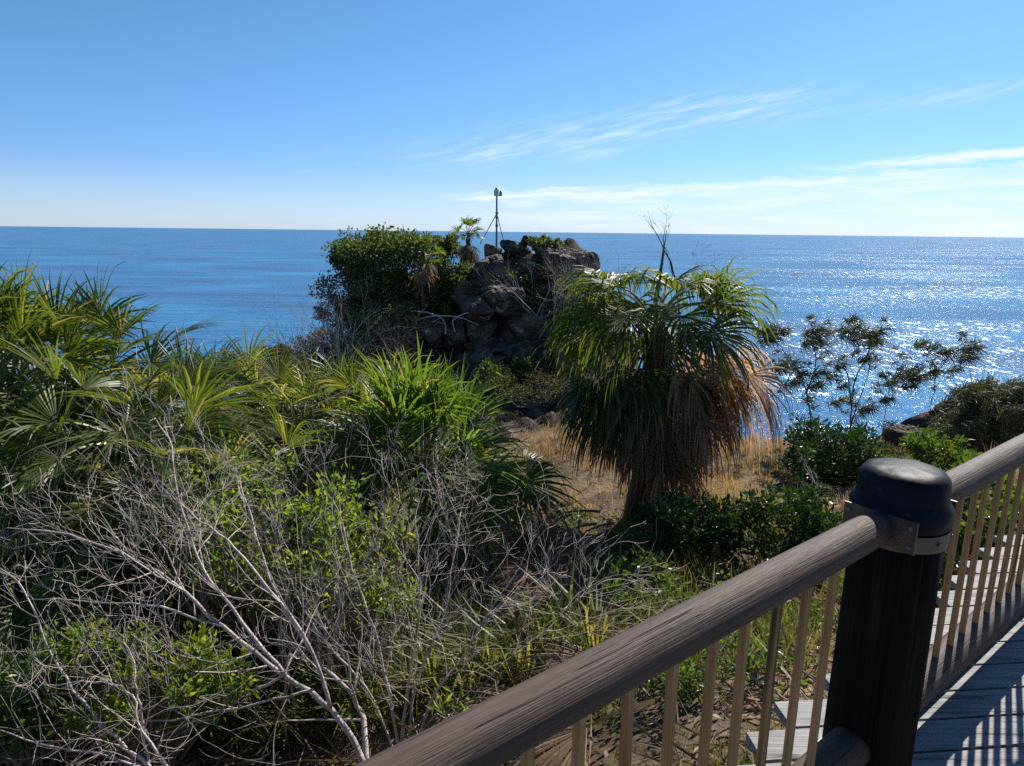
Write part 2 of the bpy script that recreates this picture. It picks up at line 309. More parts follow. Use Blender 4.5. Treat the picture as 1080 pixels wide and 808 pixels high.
c4 = streak(23, 5.25, 44, 5.3, .55, 1.3, .16, 17.0); c5 = streak(-6, 2.7, 34, 4.15, .42, 1.15, .16, 27.0)
hz = mth('MULTIPLY', rng(el, 0, 5.5, 1, 0), .34)
cm = mth('MINIMUM', mth('MAXIMUM', mth('MAXIMUM', mth('MAXIMUM', c4, c5), hz), mth('MAXIMUM', mth('MAXIMUM', mth('MAXIMUM', c1, c2), mth('MAXIMUM', c3, left)), mth('MAXIMUM', bank, edge))), .93)
mxs = N.new('ShaderNodeMix'); mxs.data_type = 'RGBA'
L.new(cm, mxs.inputs['Factor'])
skyg = N.new('ShaderNodeMix'); skyg.data_type = 'RGBA'; skyg.blend_type = 'MULTIPLY'; skyg.inputs['Factor'].default_value = 1
tn = N.new('ShaderNodeMix'); tn.data_type = 'RGBA'; L.new(rng(el, 0, 16), tn.inputs['Factor']); tn.inputs['A'].default_value = (.64, .90, 1.50, 1); tn.inputs['B'].default_value = (.66, 1.02, 1.28, 1)
L.new(tn.outputs['Result'], skyg.inputs['B']); L.new(sky.outputs[0], skyg.inputs['A'])
L.new(skyg.outputs['Result'], mxs.inputs['A']); mxs.inputs['B'].default_value = (9.6, 10.6, 11.6, 1)
bg = N.new('ShaderNodeBackground'); bg.inputs['Strength'].default_value = .054; L.new(mxs.outputs['Result'], bg.inputs['Color'])
wo = N.new('ShaderNodeOutputWorld'); L.new(bg.outputs[0], wo.inputs['Surface'])
sd = bpy.data.lights.new('sun', 'SUN'); sd.energy = 5.0; sd.angle = R_(.53); sd.color = (1, .95, .87)
so = bpy.data.objects.new('sun', sd); C.objects.link(so)
sdir = V3((math.sin(SUN_AZ) * math.cos(SUN_EL), math.cos(SUN_AZ) * math.cos(SUN_EL), math.sin(SUN_EL)))
so.rotation_euler = sdir.to_track_quat('Z', 'Y').to_euler(); so.location = sdir * 50

# ------------------------------------------------------------------ sea
SEA = -46.0
def sea_mat():
    m, nt, N, L = newmat('sea_water')
    g = N.new('ShaderNodeNewGeometry')
    def nz(scale, det, rot=0, dist=0):
        mp = N.new('ShaderNodeMapping'); mp.inputs['Scale'].default_value = scale; mp.inputs['Rotation'].default_value = (0, 0, rot); L.new(g.outputs['Position'], mp.inputs['Vector'])
        n = N.new('ShaderNodeTexNoise'); n.inputs['Scale'].default_value = 1; n.inputs['Detail'].default_value = det; n.inputs['Distortion'].default_value = dist; L.new(mp.outputs[0], n.inputs['Vector']); return n.outputs['Fac']
    a = nz((.020, .055, 1), 2, .25); b = nz((.075, .15, 1), 2, -.2, .6); c = nz((.33, .55, 1), 2, .3, .8); e = nz((1.2, 1.8, 1), 2, .1, .5)
    def mad(x, k, y):
        q = N.new('ShaderNodeMath'); q.operation = 'MULTIPLY_ADD'; q.inputs[1].default_value = k; L.new(x, q.inputs[0])
        if y is not None: L.new(y, q.inputs[2])
        else: q.inputs[2].default_value = 0
        return q.outputs[0]
    h = mad(a, 2.5, mad(b, 1.22, mad(c, .53, mad(e, .12, None))))
    bp = N.new('ShaderNodeBump'); bp.inputs['Strength'].default_value = 1.0; bp.inputs['Distance'].default_value = 1.0; L.new(h, bp.inputs['Height'])
    col = ramp(N, [(.36, (.003, .070, .185)), (.50, (.004, .105, .255)), (.66, (.008, .155, .33))]); L.new(nz((.006, .016, 1), 4, .2), col.inputs['Fac'])
    df = N.new('ShaderNodeBsdfDiffuse'); L.new(col.outputs['Color'], df.inputs['Color'])
    gl = N.new('ShaderNodeBsdfGlossy'); gl.inputs['Roughness'].default_value = .08; L.new(bp.outputs[0], gl.inputs['Normal'])
    def patch(scale, lo, hi, rot):
        q = N.new('ShaderNodeMapRange'); q.inputs['From Min'].default_value = lo; q.inputs['From Max'].default_value = hi; L.new(nz(scale, 2, rot, .2), q.inputs['Value']); return q.outputs[0]
    pa = patch((1.3, 1.0, 1), .63, .66, .57); pb = patch((.55, .30, 1), .62, .65, .57); pc = patch((.22, .10, 1), .61, .64, .57)
    m1 = N.new('ShaderNodeMath'); m1.operation = 'MAXIMUM'; L.new(pa, m1.inputs[0]); L.new(pb, m1.inputs[1])
    m2 = N.new('ShaderNodeMath'); m2.operation = 'MAXIMUM'; L.new(m1.outputs[0], m2.inputs[0]); L.new(pc, m2.inputs[1])
    sw = patch((.003, .010, 1), .36, .56, .1)
    m3 = N.new('ShaderNodeMath'); m3.operation = 'MULTIPLY'; L.new(m2.outputs[0], m3.inputs[0]); L.new(sw, m3.inputs[1])
    L.new(mad(m3.outputs[0], .21, None), gl.inputs['Roughness']); gl.inputs['Roughness'].default_value = .07
    ro = N.new('ShaderNodeMath'); ro.operation = 'ADD'; ro.inputs[1].default_value = .055; L.new(mad(m3.outputs[0], .21, None), ro.inputs[0]); L.new(ro.outputs[0], gl.inputs['Roughness'])
    fr = N.new('ShaderNodeFresnel'); fr.inputs['IOR'].default_value = 1.333; L.new(bp.outputs[0], fr.inputs['Normal'])
    mn = N.new('ShaderNodeMath'); mn.operation = 'MINIMUM'; mn.inputs[1].default_value = .36; L.new(fr.outputs[0], mn.inputs[0])
    ms = N.new('ShaderNodeMixShader'); L.new(mn.outputs[0], ms.inputs[0]); L.new(df.outputs[0], ms.inputs[1]); L.new(gl.outputs[0], ms.inputs[2])
    o = N.new('ShaderNodeOutputMaterial'); L.new(ms.outputs[0], o.inputs['Surface'])
    return m
mb = MB(); S = 60000
mb.add([V3((-S, -S, SEA)), V3((S, -S, SEA)), V3((S, S, SEA)), V3((-S, S, SEA))], [(0, 1, 2, 3)])
tag(mb.build('sea', sea_mat()), kind='structure')

# ------------------------------------------------------------------ ground
def axis(segs):
    out = []
    for a, b, st in segs:
        n = max(1, int(round((b - a) / st))); out += [a + (b - a) * i / n for i in range(n)]
    return out + [segs[-1][1]]
xs = axis([(-60, -24, 4), (-24, -8, .4), (-8, 10, .16), (10, 30, .4), (30, 70, 4)])
ys = axis([(-40, -3, 3), (-3, 14, .16), (14, 36, .4), (36, 54, .28), (54, 62, .5), (62, 85, 3)])
nx, ny = len(xs), len(ys)
vs = [(x, y, land(x, y)) for y in ys for x in xs]
fs = [(j * nx + i, j * nx + i + 1, (j + 1) * nx + i + 1, (j + 1) * nx + i) for j in range(ny - 1) for i in range(nx - 1)]
mb = MB(); mb.add(vs, fs); tag(mb.build('ground', M['ground'], smooth=True), kind='structure')

# ------------------------------------------------------------------ boardwalk and railing
rd = V3((.7883, .6153, 0)).normalized(); rn = V3((rd.y, -rd.x, 0)); R0 = V3((1.085, 1.771, 0)); RANG = math.atan2(rd.y, rd.x)
ba = R_(5.6); bd = V3((math.cos(ba), math.sin(ba), 0)); bp_ = V3((-math.sin(ba), math.cos(ba), 0))
E0 = V3((1.0, 2.005, 0)); en = V3((-rd.y, rd.x, 0))
mb = MB(); pitch = .1365; y0 = 1.893 - 1.358 * math.tan(ba)
for k in range(-26, 44):
    o = V3((0, y0 + pitch * k / math.cos(ba), 0))
    def cut(off): return ((E0 + en * off - o).dot(en)) / bd.dot(en)
    ta, tb = cut(U(-.02, .02) + .0 + .012 * max(0, k) * .3), cut(-3.1 + U(-.02, .02))
    lo, hi = min(ta, tb), max(ta, tb)
    z = U(-.002, .002)
    a = o + bd * lo + bp_ * .005 + V3((0, 0, z - .036)); 
    box(mb, a, bd * (hi - lo), bp_ * (pitch - .012), V3((0, 0, .036)))
deck = mb.build('boardwalk', M['deck']); tag(deck, kind='structure')
mb = MB()
for off in (-.25, -1.2, -2.2, -2.9):
    a = E0 + en * off - rd * 4.2 + V3((0, 0, -.24)); box(mb, a, rd * 12.5, en * .06, V3((0, 0, .2)))
mb.build('joist', M['kerb'], deck)

def barrel(name, mat, parent, x0, x1, r, z, flat=0.0, tap0=None, tap1=None, n=28, seed=0, seg=70):
    """a slightly uneven round log along the railing, built along local X and turned with the object"""
    mb = MB(); vs = []; k = seg
    for i in range(k + 1):
        t = i / k; x = mix(x0, x1, t); rr = r
        if tap0 and x - x0 < tap0[0]: rr = mix(tap0[1], r, sst(.55, 1.0, (x - x0) / tap0[0]))
        if tap1 and x1 - x < tap1[0]: rr = mix(tap1[1], r, sst(.55, 1.0, (x1 - x) / tap1[0]))
        for j in range(n):
            a = 2 * math.pi * j / n
            q = rr * (1 + .03 * noise.noise(V3((x * 1.3 + seed, math.cos(a) * 1.2, math.sin(a) * 1.2))) + .012 * noise.noise(V3((x * 6 + seed, math.cos(a) * 3, math.sin(a) * 3))))
            vs.append((x, q * math.cos(a), q * math.sin(a)))
    fs = [(i * n + j, i * n + (j + 1) % n, (i + 1) * n + (j + 1) % n, (i + 1) * n + j) for i in range(k) for j in range(n)]
    fs += [tuple(range(n))[::-1], tuple(k * n + j for j in range(n))]
    mb.add(vs, fs)
    o = mb.build(name, mat, parent, smooth=True, base=V3((0, 0, 0)))
    o.rotation_euler = (0, 0, RANG); o.location = R0 + V3((0, 0, z)) - parent.location
    return o
def baluster(parent, s, z0, z1):
    mb = MB(); h = .0083
    c = R0 + rd * s + V3((0, 0, z0)) + rn * U(-.003, .003)
    lean = rd * U(-.006, .006)
    vs = []
    for zz, l in ((0, 0), (z1 - z0, 1)):
        for (a, b) in ((-h, -h), (h, -h), (h, h), (-h, h)): vs.append(c + lean * l + rd * a + rn * b + V3((0, 0, zz)))
    mb.add(vs, [(3, 2, 1, 0), (4, 5, 6, 7), (0, 1, 5, 4), (1, 2, 6, 5), (2, 3, 7, 6), (3, 0, 4, 7)])
    mb.build('baluster', M['baluster'], parent)
ZR, ZB = .869, .188
rail_a = thing('railing', 'weathered log handrail with brown balusters running from the foreground up to the capped post', 'railing', R0 - rd * 1.2, 'log railings of the boardwalk')
barrel('handrail', M['log'], rail_a, -3.1, -.118, .046, ZR, tap1=(.10, .040), seed=1)
barrel('bottom_rail', M['log'], rail_a, -3.1, -.112, .056, ZB, seed=5)
mb = MB(); box(mb, R0 - rd * 3.1 + rn * -.10 + V3((0, 0, .004)), rd * 2.96, rn * .07, V3((0, 0, .05))); mb.build('kerb_beam', M['kerb'], rail_a)
for k in range(20): baluster(rail_a, -.365 - .122 * k, ZB + .03, ZR - .03)
rail_b = thing('railing', 'weathered log handrail with brown balusters going off to the right beyond the black capped post', 'railing', R0 + rd * 1.5, 'log railings of the boardwalk')
barrel('handrail', M['log'], rail_b, .118, 5.0, .046, ZR, tap0=(.10, .040), seed=9)
barrel('bottom_rail', M['log'], rail_b, .112, 5.0, .056, ZB, seed=13)
mb = MB(); box(mb, R0 + rd * .135 + rn * -.10 + V3((0, 0, .004)), rd * 4.85, rn * .07, V3((0, 0, .05))); mb.build('kerb_beam', M['kerb'], rail_b)
for k in range(40): baluster(rail_b, .325 + .115 * k, ZB + .03, ZR - .03)
PC = V3((1.070, 1.758, 0))
pt = thing('post', 'thick dark timber railing post with a domed black cap and steel strap', 'post', PC)
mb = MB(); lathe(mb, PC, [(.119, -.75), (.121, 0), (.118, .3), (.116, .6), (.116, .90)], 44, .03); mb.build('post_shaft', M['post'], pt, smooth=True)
mb = MB(); lathe(mb, PC, [(.120, .862), (.1265, .868), (.1272, .897), (.1252, .915), (.1165, .926), (.1130, .936), (.1115, .972), (.1080, .990), (.099, 1.001), (.08, 1.007), (.045, 1.011), (.01, 1.012)], 56, .022); mb.build('cap', M['cap'], pt, smooth=True)
mb = MB(); lathe(mb, PC, [(.1165, .812), (.1225, .812), (.1225, .858), (.1165, .858)], 48); strap = mb.build('strap', M['steel'], pt)
for sgn in (-1, 1):
    mb = MB(); c = PC + rd * (.122 * sgn) + rn * -.094 + V3((0, 0, .822)); box(mb, c - rd * .003, rd * .006, rn * .188, V3((0, 0, .088)))
    pl = mb.build('bracket_plate', M['steel'], pt)
    for q in (.014, .174):
        for zz in (.018, .07):
            mb = MB(); b = c + rn * q + V3((0, 0, zz)); tube(mb, [b + rd * (.003 * sgn), b + rd * (.008 * sgn)], [.0065, .006], 6); mb.build('bolt', M['steel_dark'], pl)
mb = MB()
for an in (-1.9, -1.2, -.5, .3): 
    mb = MB(); d = V3((math.cos(an), math.sin(an), 0)); b = PC + d * .122 + V3((0, 0, .836)); tube(mb, [b, b + d * .006], [.0065, .006], 6); mb.build('bolt', M['steel_dark'], strap)
mb = MB(); lathe(mb, PC, [(.126, .004), (.134, .004), (.134, .07), (.126, .07)], 48); mb.build('steel_shoe', M['steel'], pt)

# ------------------------------------------------------------------ fan palms
UPZ = V3((0, 0, 1))
def frond_geo(mb, st, o, az_, elv, pet, blade, nseg=36, droop=.6, sag=.5, spread=2.3, wid=1.0, dryp=.08, roll=0, K=5, fold=.25, wind=V3((0, 0, 0))):
    """one costapalmate leaf: sagging stalk in st, folded drooping segments in mb"""
    d = V3((math.cos(az_) * math.cos(elv), math.sin(az_) * math.cos(elv), math.sin(elv)))
    p = o.copy(); pts = [p.copy()]; k = 6
    for i in range(k):
        p = p + d * (pet / k); pts.append(p.copy()); d = (d + V3((0, 0, -sag * .28)) + wind * .1).normalized()
    tube(st, pts, [.016 * wid * (1 - .5 * i / k) for i in range(k + 1)], 4)
    t = d
    s = t.cross(UPZ); s = s.normalized() if s.length > .05 else V3((math.cos(az_ + 1.57), math.sin(az_ + 1.57), 0))
    s = Matrix.Rotation(roll, 3, t) @ s
    n = s.cross(t).normalized()
    da = 2 * spread / nseg
    for i in range(nseg):
        a = -spread + da * (i + .5) + U(-.05, .05)
        ln = blade * (.62 + .38 * math.cos(a * .5)) * U(.78, 1.1)
        dd = (t * math.cos(a) + s * math.sin(a) + n * (fold * abs(math.sin(a)) + .08)).normalized()
        q = p + t * (.05 * blade); side = (n.cross(dd)).normalized(); vs = []; ats = []; fsx = []
        dr = droop * U(.4, 1.6); kink = U(.45, .75); dry0 = U(0, 1)
        bent = U(0, 1) < .38
        for j in range(K + 1):
            tt = j / K; wdt = wid * .5 * (tt * ln * da * .85 if tt < .42 else ln * .42 * da * .85 * max(0.0, 1 - (tt - .42) / .58) ** .75)
            wdt = max(min(wdt, .021 * wid), .0012)
            lift = side.cross(dd).normalized() * wdt * .45
            vs += [q - side * wdt + lift, q, q + side * wdt + lift]
            dv = 0.0
            if dry0 < dryp: dv = .95
            elif tt > .85: dv = .55 * dry0
            ats += [dv] * 3
            if j < K:
                fsx += [(j * 3, j * 3 + 1, j * 3 + 4, j * 3 + 3), (j * 3 + 1, j * 3 + 2, j * 3 + 5, j * 3 + 4)]
                q = q + dd * (ln / K)
                g = dr * (tt ** 1.2) * 1.1 + .04
                if bent and tt > kink: g += .9
                dd = (dd + V3((U(-.03, .03), U(-.03, .03), -g)) + wind * (tt * .5)).normalized()
                s2 = n.cross(dd)
                if s2.length > .1: side = s2.normalized()
        mb.add(vs, fsx, ats)
def palm(name_label, base, crown, fronds, mat, pet=(.5, .8), blade=(.7, .9), dead=8, dmat='dead', r=.11, group=None, droop=.6, el=(-25, 85), nseg=34, wind=V3((0, 0, 0)), azs=None, dryp=.08, wid=1.0, name='fan_palm', cat='palm', sag=.5, spread=(1.3, 2.2), fold=(.2, .8), skip=None, deadlen=None, deadaz=None, deadel=(-78, -35)):
    t = thing(name, name_label, cat, base, group)
    mb = MB(); k = 8; pts = []
    bend = V3((U(-.1, .1), U(-.1, .1), 0))
    for i in range(k + 1):
        q = i / k; pts.append(base.lerp(crown, q) + bend * math.sin(q * math.pi) + V3((0, 0, -.06 if i == 0 else 0)))
    tube(mb, pts, [r * (1.25 - .3 * i / k + .08 * (i % 2)) for i in range(k + 1)], 12); mb.build('trunk', M['trunk'], t, smooth=True)
    ga = 2.39996; a0 = U(0, 6.28)
    for i in range(fronds):
        q = (i + .5) / fronds
        e = R_(mix(el[1], el[0], q ** 1.1) + U(-9, 9))
        a = a0 + ga * i + U(-.25, .25)
        if azs: a = R_(U(*azs))
        if skip and e < R_(skip[2]) and math.cos(a - R_(skip[0])) > math.cos(R_(skip[1])): continue
        b = MB(); st = MB()
        frond_geo(b, st, crown + V3((math.cos(a), math.sin(a), 0)) * r * .6 + V3((0, 0, -.12 * q)), a, e, U(*pet), U(*blade) * mix(.9, 1, q), nseg, droop * U(.75, 1.5), sag * U(.6, 1.3), dryp=dryp, wid=wid, roll=U(-.7, .7), wind=wind, fold=U(*fold), spread=U(*spread))
        f = b.build('frond', mat, t); st.build('stalk', M['stalk'], f)
    for i in range(dead):
        a = a0 + ga * i * 1.7 + U(-.3, .3)
        if deadaz: a = R_(U(*deadaz))
        b = MB(); st = MB(); L_ = U(*(deadlen or blade))
        frond_geo(b, st, crown + V3((0, 0, -.15 - .5 * U(0, 1) * (crown.z - base.z) * .5)) + V3((math.cos(a), math.sin(a), 0)) * r, a, R_(U(*deadel)), U(*pet) * .7, L_, max(16, nseg * 2 // 3), 1.3, 1.2, spread=1.2, dryp=0, wid=wid, fold=.5)
        f = b.build('dead_frond', M[dmat] if U(0, 1) < .75 else M['dead'], t); st.build('stalk', M['dead'], f)
    return t

# the big lone palm in the middle of the slope
pb = hit(670, 546); pc = at(690, 334, pb.y - .05)
big = palm('tall fan palm with drooping crown and thick brown skirt, standing alone on the dry slope', pb, pc, 30, M['frond'], (.45, .66), (.8, .98), 0, droop=1.7, el=(10, 66), r=.13, nseg=40, dryp=.02, wid=1.1, sag=.8, spread=(1.5, 2.3), fold=(.25, .6), skip=(-15, 62, 36))
def addf(t, o, a, e, pet, bl, mat, dead=False, **kw):
    b = MB(); st = MB(); frond_geo(b, st, o, a, e, pet, bl, **kw)
    f = b.build('dead_frond' if dead else 'frond', M[mat], t); st.build('stalk', M['dead' if dead else 'stalk'], f)
# low green fans on the left and facing the camera
for (azd, e, pet, bl, dr) in ((192, 0, .85, .85, 1.5), (210, -6, .78, .9, 1.5), (182, -8, .92, .8, 1.4), (197, -16, .9, .95, 1.4), (220, -20, .8, .95, 1.4), (230, -4, .6, .8, 1.4), (200, -26, .7, .85, 1.4), (246, 4, .5, .9, 1.6), (316, 0, .55, .5, 1.4), (336, 8, .66, .5, 1.4)):
    addf(big, pc + V3((0, 0, -.3)), R_(azd), R_(e), pet, bl, 'frond_deep', droop=dr, sag=.9, nseg=34, wid=1.0, dryp=.05, K=7, spread=U(1.2, 1.9), fold=U(.3, .7))
# dead skirt: hangs round the trunk and spreads to the right
for i in range(56):
    if i < 26: azd, e, pe = U(-66, 46), U(-20, 38), U(.5, 1.15)
    elif i < 42: azd, e, pe = U(-80, 40), U(-75, -30), U(.35, .6)
    else: azd, e, pe = U(200, 320), U(-72, -35), U(.3, .5)
    z = -.22 - (.3 if i < 26 else .55) * U(0, 1)
    addf(big, pc + V3((0, 0, z)) + V3((math.cos(R_(azd)), math.sin(R_(azd)), 0)) * .12, R_(azd), R_(e), pe, U(.7, 1.05), 'dead_red' if i < 30 else 'dead', True, droop=1.6, sag=1.1, nseg=24, spread=1.5, dryp=0, K=7, fold=.6, wid=.9)
for i in range(42):
    azd = U(160, 380); addf(big, pc + V3((0, 0, -.25 - U(0, .95))) + V3((math.cos(R_(azd)), math.sin(R_(azd)), 0)) * .13, R_(azd), R_(U(-70, -15)), U(.25, .5), U(.75, 1.0), 'dead_red' if i % 3 else 'dead', True, droop=1.6, sag=1, nseg=28, spread=.9, dryp=0, fold=.6)
mb = MB(); tip = at(702, 243, pb.y)
for k in range(5):
    o2 = pc + V3((U(-.02, .02), U(-.02, .02), .1)); tube(mb, [o2, o2.lerp(tip, .5) + V3((U(-.02, .02), 0, 0)), tip + V3((U(-.03, .03), 0, -.12 * k))], [.014, .011, .003], 4)
mb.build('spear_leaf', M['frond'], big)

# the palm thicket on the left
W0 = V3((.25, -.05, 0))
def P(u, v, Y): return at(u, v, Y)
def foot(c, dx=0, dy=.1): return on(c.x + dx, c.y + dy)
thicket = [
 # u, v, Y, label, fronds, mat, pet, blade, dead, droop, el
 (8, 402, 6.1, 'dark green fan palm with upright fan leaves cut by the left edge of the photo', 24, 'frond', (.4, .65), (.6, .75), 6, .35, (-20, 85)),
 (92, 400, 7.0, 'tallest left thicket palm, with scorched brown leaves among its upright green ones', 20, 'frond', (.45, .7), (.6, .75), 16, .4, (-10, 82)),
 (132, 462, 5.6, 'green fan palm spreading long flat leaves in front of the tallest thicket palm', 20, 'frond', (.45, .7), (.65, .85), 7, .5, (-25, 65)),
 (205, 442, 7.6, 'straw coloured fan palm behind the bare twigs, right of the tallest thicket palm', 20, 'frond_olive', (.35, .55), (.55, .7), 14, .6, (-25, 72)),
 (258, 436, 8.6, 'low olive fan palm at the back of the thicket against the sea', 22, 'frond_olive', (.35, .6), (.55, .75), 6, .5, (-15, 78)),
 (318, 448, 8.0, 'fan palm with narrow leaf tips left of the bright green palm', 20, 'frond_olive', (.35, .6), (.55, .75), 5, .5, (-15, 80)),
 (446, 492, 6.6, 'bright green young palm with long strap leaves fanning up in the middle of the thicket', 30, 'frond_bright', (.35, .6), (.72, .92), 6, .5, (5, 86)),
 (385, 452, 7.9, 'yellow green palm half hidden behind the bright green young palm', 20, 'frond_olive', (.35, .55), (.55, .75), 5, .5, (-5, 80)),
 (-5, 590, 4.5, 'shaded fan palm with hanging leaves low at the left edge of the photo', 14, 'frond', (.35, .55), (.55, .75), 8, .8, (-40, 60)),
 (58, 488, 5.6, 'dense green fan palm low in the left thicket above the shaded ground', 22, 'frond', (.4, .6), (.55, .75), 10, .6, (-40, 65)),
 (180, 515, 5.3, 'low olive fan palm behind the grey bare branches at left', 18, 'frond_olive', (.35, .55), (.5, .68), 10, .6, (-30, 70)),
 (44, 445, 7.4, 'dark fan palm half hidden behind the tallest thicket palm', 18, 'frond', (.4, .6), (.55, .75), 8, .6, (-30, 70)),
 (-22, 440, 6.7, 'fan palm mostly outside the left edge behind the cut off palm', 18, 'frond', (.4, .6), (.55, .75), 8, .6, (-30, 70)),
 (160, 432, 8.3, 'olive fan palm at the back of the thicket behind the flat leaved palm', 18, 'frond_olive', (.35, .55), (.5, .7), 8, .6, (-25, 72)),
 (512, 508, 7.3, 'small dark palm with one drooping fan leaf beside the dry clearing', 9, 'frond', (.35, .5), (.5, .65), 6, .9, (-5, 55)),
 (310, 515, 6.3, 'dark fan palm in shade behind the yellow leaved shrub', 18, 'frond', (.35, .55), (.5, .68), 8, .6, (-30, 70)),
]
for (u, v, Y, lab, nf, mt, pe, bl, dd, dr, ee) in thicket:
    c = P(u, v, Y); 
    palm(lab, foot(c), c, int(nf * 1.45), M[mt], pe, bl, dd, droop=dr, el=ee, nseg=25, wind=W0 if v < 460 else V3((0, 0, 0)), dryp=.10 if 'olive' in mt else .04, r=.10, group='fan palms of the left thicket', deadel=(-78, -20))
# single wind-bent leaf that sticks out to the right of the tallest thicket palm
tp = [o for o in C.objects if o.get('label', '').startswith('tallest')][0]
c = P(112, 395, 7.0); addf(tp, c, R_(8), R_(38), .75, .62, 'frond', droop=.25, sag=.2, spread=.75, nseg=20, wid=1.1, wind=V3((.4, 0, .1)))
sp = [o for o in C.objects if o.get('label', '').startswith('small dark')][0]
c = P(520, 500, 7.2); addf(sp, c, R_(-35), R_(30), .42, .85, 'frond', droop=1.25, sag=.7, nseg=40, wid=1.2)

# ------------------------------------------------------------------ branching shrubs
def branch(mb, p, d, ln, r, lev, tips, wig=.25, split=(2, 4), up=.05, shr=.68, n=4, seg=5, ang=(.35, .9)):
    pts = [p.copy()]; rads = [r]; dirs = []
    for i in range(seg):
        d = (d + V3((U(-1, 1), U(-1, 1), U(-1, 1))) * wig + V3((0, 0, up))).normalized()
        p = p + d * (ln / seg); pts.append(p.copy()); rads.append(max(r * (1 - .55 * (i + 1) / seg), .0012)); dirs.append(d.copy())
    tube(mb, pts, rads, n if r > .004 else 3, cap=False)
    tips.append((pts[-1], d, lev))
    if lev <= 0: return
    for k in range(rnd.randint(*split)):
        i = rnd.randint(1, seg - 1) if k else seg - 1
        b = dirs[i]; ax = b.cross(V3((U(-1, 1), U(-1, 1), U(-1, 1)))); 
        if ax.length < .05: continue
        nd = Matrix.Rotation(U(*ang), 3, ax.normalized()) @ b
        branch(mb, pts[i + 1], nd, ln * shr * U(.7, 1.15), rads[i + 1] * .72, lev - 1, tips, wig, split, up, shr, n, seg, ang)
def leaf(mb, p, d, ln, w_, dry=0.0):
    s = d.cross(V3((U(-1, 1), U(-1, 1), U(-.3, 1)))); s = s.normalized() if s.length > .05 else d.orthogonal().normalized()
    n = s.cross(d)
    m1 = p + d * ln * .45 - n * ln * .06; e = p + d * ln - n * ln * .15
    mb.add([p, m1 + s * w_ * .5 + n * w_ * .18, e, m1 - s * w_ * .5 + n * w_ * .18, m1], [(0, 1, 4), (1, 2, 4), (2, 3, 4), (3, 0, 4)], dry)
def rv(): 
    while True:
        q = V3((U(-1, 1), U(-1, 1), U(-1, 1)))
        if .05 < q.length < 1: return q.normalized()
def limb_path(mb, pts, r0, r1, tips, twigs=6, tl=(.25, .5), lev=2, n=6):
    # smooth polyline + side twigs
    P2 = []
    for i in range(len(pts) - 1):
        p0, p1, p2, p3 = pts[max(i - 1, 0)], pts[i], pts[i + 1], pts[min(i + 2, len(pts) - 1)]
        for q in range(4):
            t = q / 4; P2.append(((p1 * 2) + (p2 - p0) * t + (p0 * 2 - p1 * 5 + p2 * 4 - p3) * t * t + (p1 * 3 - p0 - p2 * 3 + p3) * t ** 3) * .5 + rv() * .008)
    P2.append(pts[-1]); k = len(P2)
    rad = [mix(r0, r1, (i / (k - 1)) ** .7) * (.78 if n == 6 else 1) * (1 + .22 * noise.noise(V3((i * .7, r0 * 999, 1)))) for i in range(k)]
    tube(mb, P2, rad, n)
    for w_ in range(twigs):
        i = rnd.randint(max(1, k // 6), k - 2); d0 = (P2[i + 1] - P2[i]).normalized()
        d = (d0 * .7 + rv() * .8 + V3((0, -.1, .3))).normalized()
        branch(mb, P2[i], d, U(*tl), rad[i] * .55, lev, tips, .22, (2, 3), .04, .7, 4, 5)
    branch(mb, P2[-1], (P2[-1] - P2[-2]).normalized(), U(*tl), r1 * .9, lev, tips, .22, (2, 3), .04, .7, 4, 5)
def pxp(lst, Y0, Y1): return [at(u, v, mix(Y0, Y1, i / max(1, len(lst) - 1))) for i, (u, v) in enumerate(lst)]

def bare_shrub(label, base, limbs, group=None, leaves=0, lmat='leaf_yellow', twigs=7, tl=(.25, .5), lev=2, mat='twig', lsz=.05):
    t = thing('bare_shrub', label, 'shrub', base, group); tips = []
    for (lst, Y0, Y1, r0, r1) in limbs:
        mb = MB(); limb_path(mb, pxp(lst, Y0, Y1), r0, r1, tips, twigs, tl, lev); mb.build('limb', M[mat], t, smooth=True)
    if leaves:
        mb = MB()
        for k in range(leaves):
            p, d, l = rnd.choice(tips); leaf(mb, p + rv() * .06, (d + rv() * .9).normalized(), lsz * U(.7, 1.3), lsz * .5)
        mb.build('leaves', M[lmat], t)
    return t
b0 = at(385, 812, 3.25); b0 = on(b0.x, b0.y)
def root(lst): return lst
bare_shrub('large leafless grey shrub with thick forked limbs sprawling left across the shaded foreground', b0, [
 ([(390, 830), (378, 795), (350, 748), (300, 712), (235, 662), (180, 612), (120, 580), (62, 562)], 3.25, 3.9, .030, .008),
 ([(388, 830), (384, 770), (372, 735), (330, 690), (290, 625), (268, 560)], 3.3, 4.3, .028, .008),
 ([(300, 712), (255, 655), (215, 600), (192, 540), (182, 480)], 3.45, 4.2, .018, .006),
 ([(350, 748), (320, 668), (275, 610), (240, 570), (205, 545)], 3.4, 3.9, .016, .006),
 ([(300, 712), (262, 730), (215, 722), (165, 690), (130, 690)], 3.45, 3.5, .012, .004),
 ([(330, 728), (270, 742), (200, 756), (120, 768), (30, 790)], 3.4, 3.2, .010, .004),
 ([(235, 662), (170, 640), (110, 635), (45, 632)], 3.6, 3.9, .011, .004)], twigs=9, tl=(.28, .55), lev=3)
b1 = at(430, 800, 3.6); b1 = on(b1.x, b1.y)
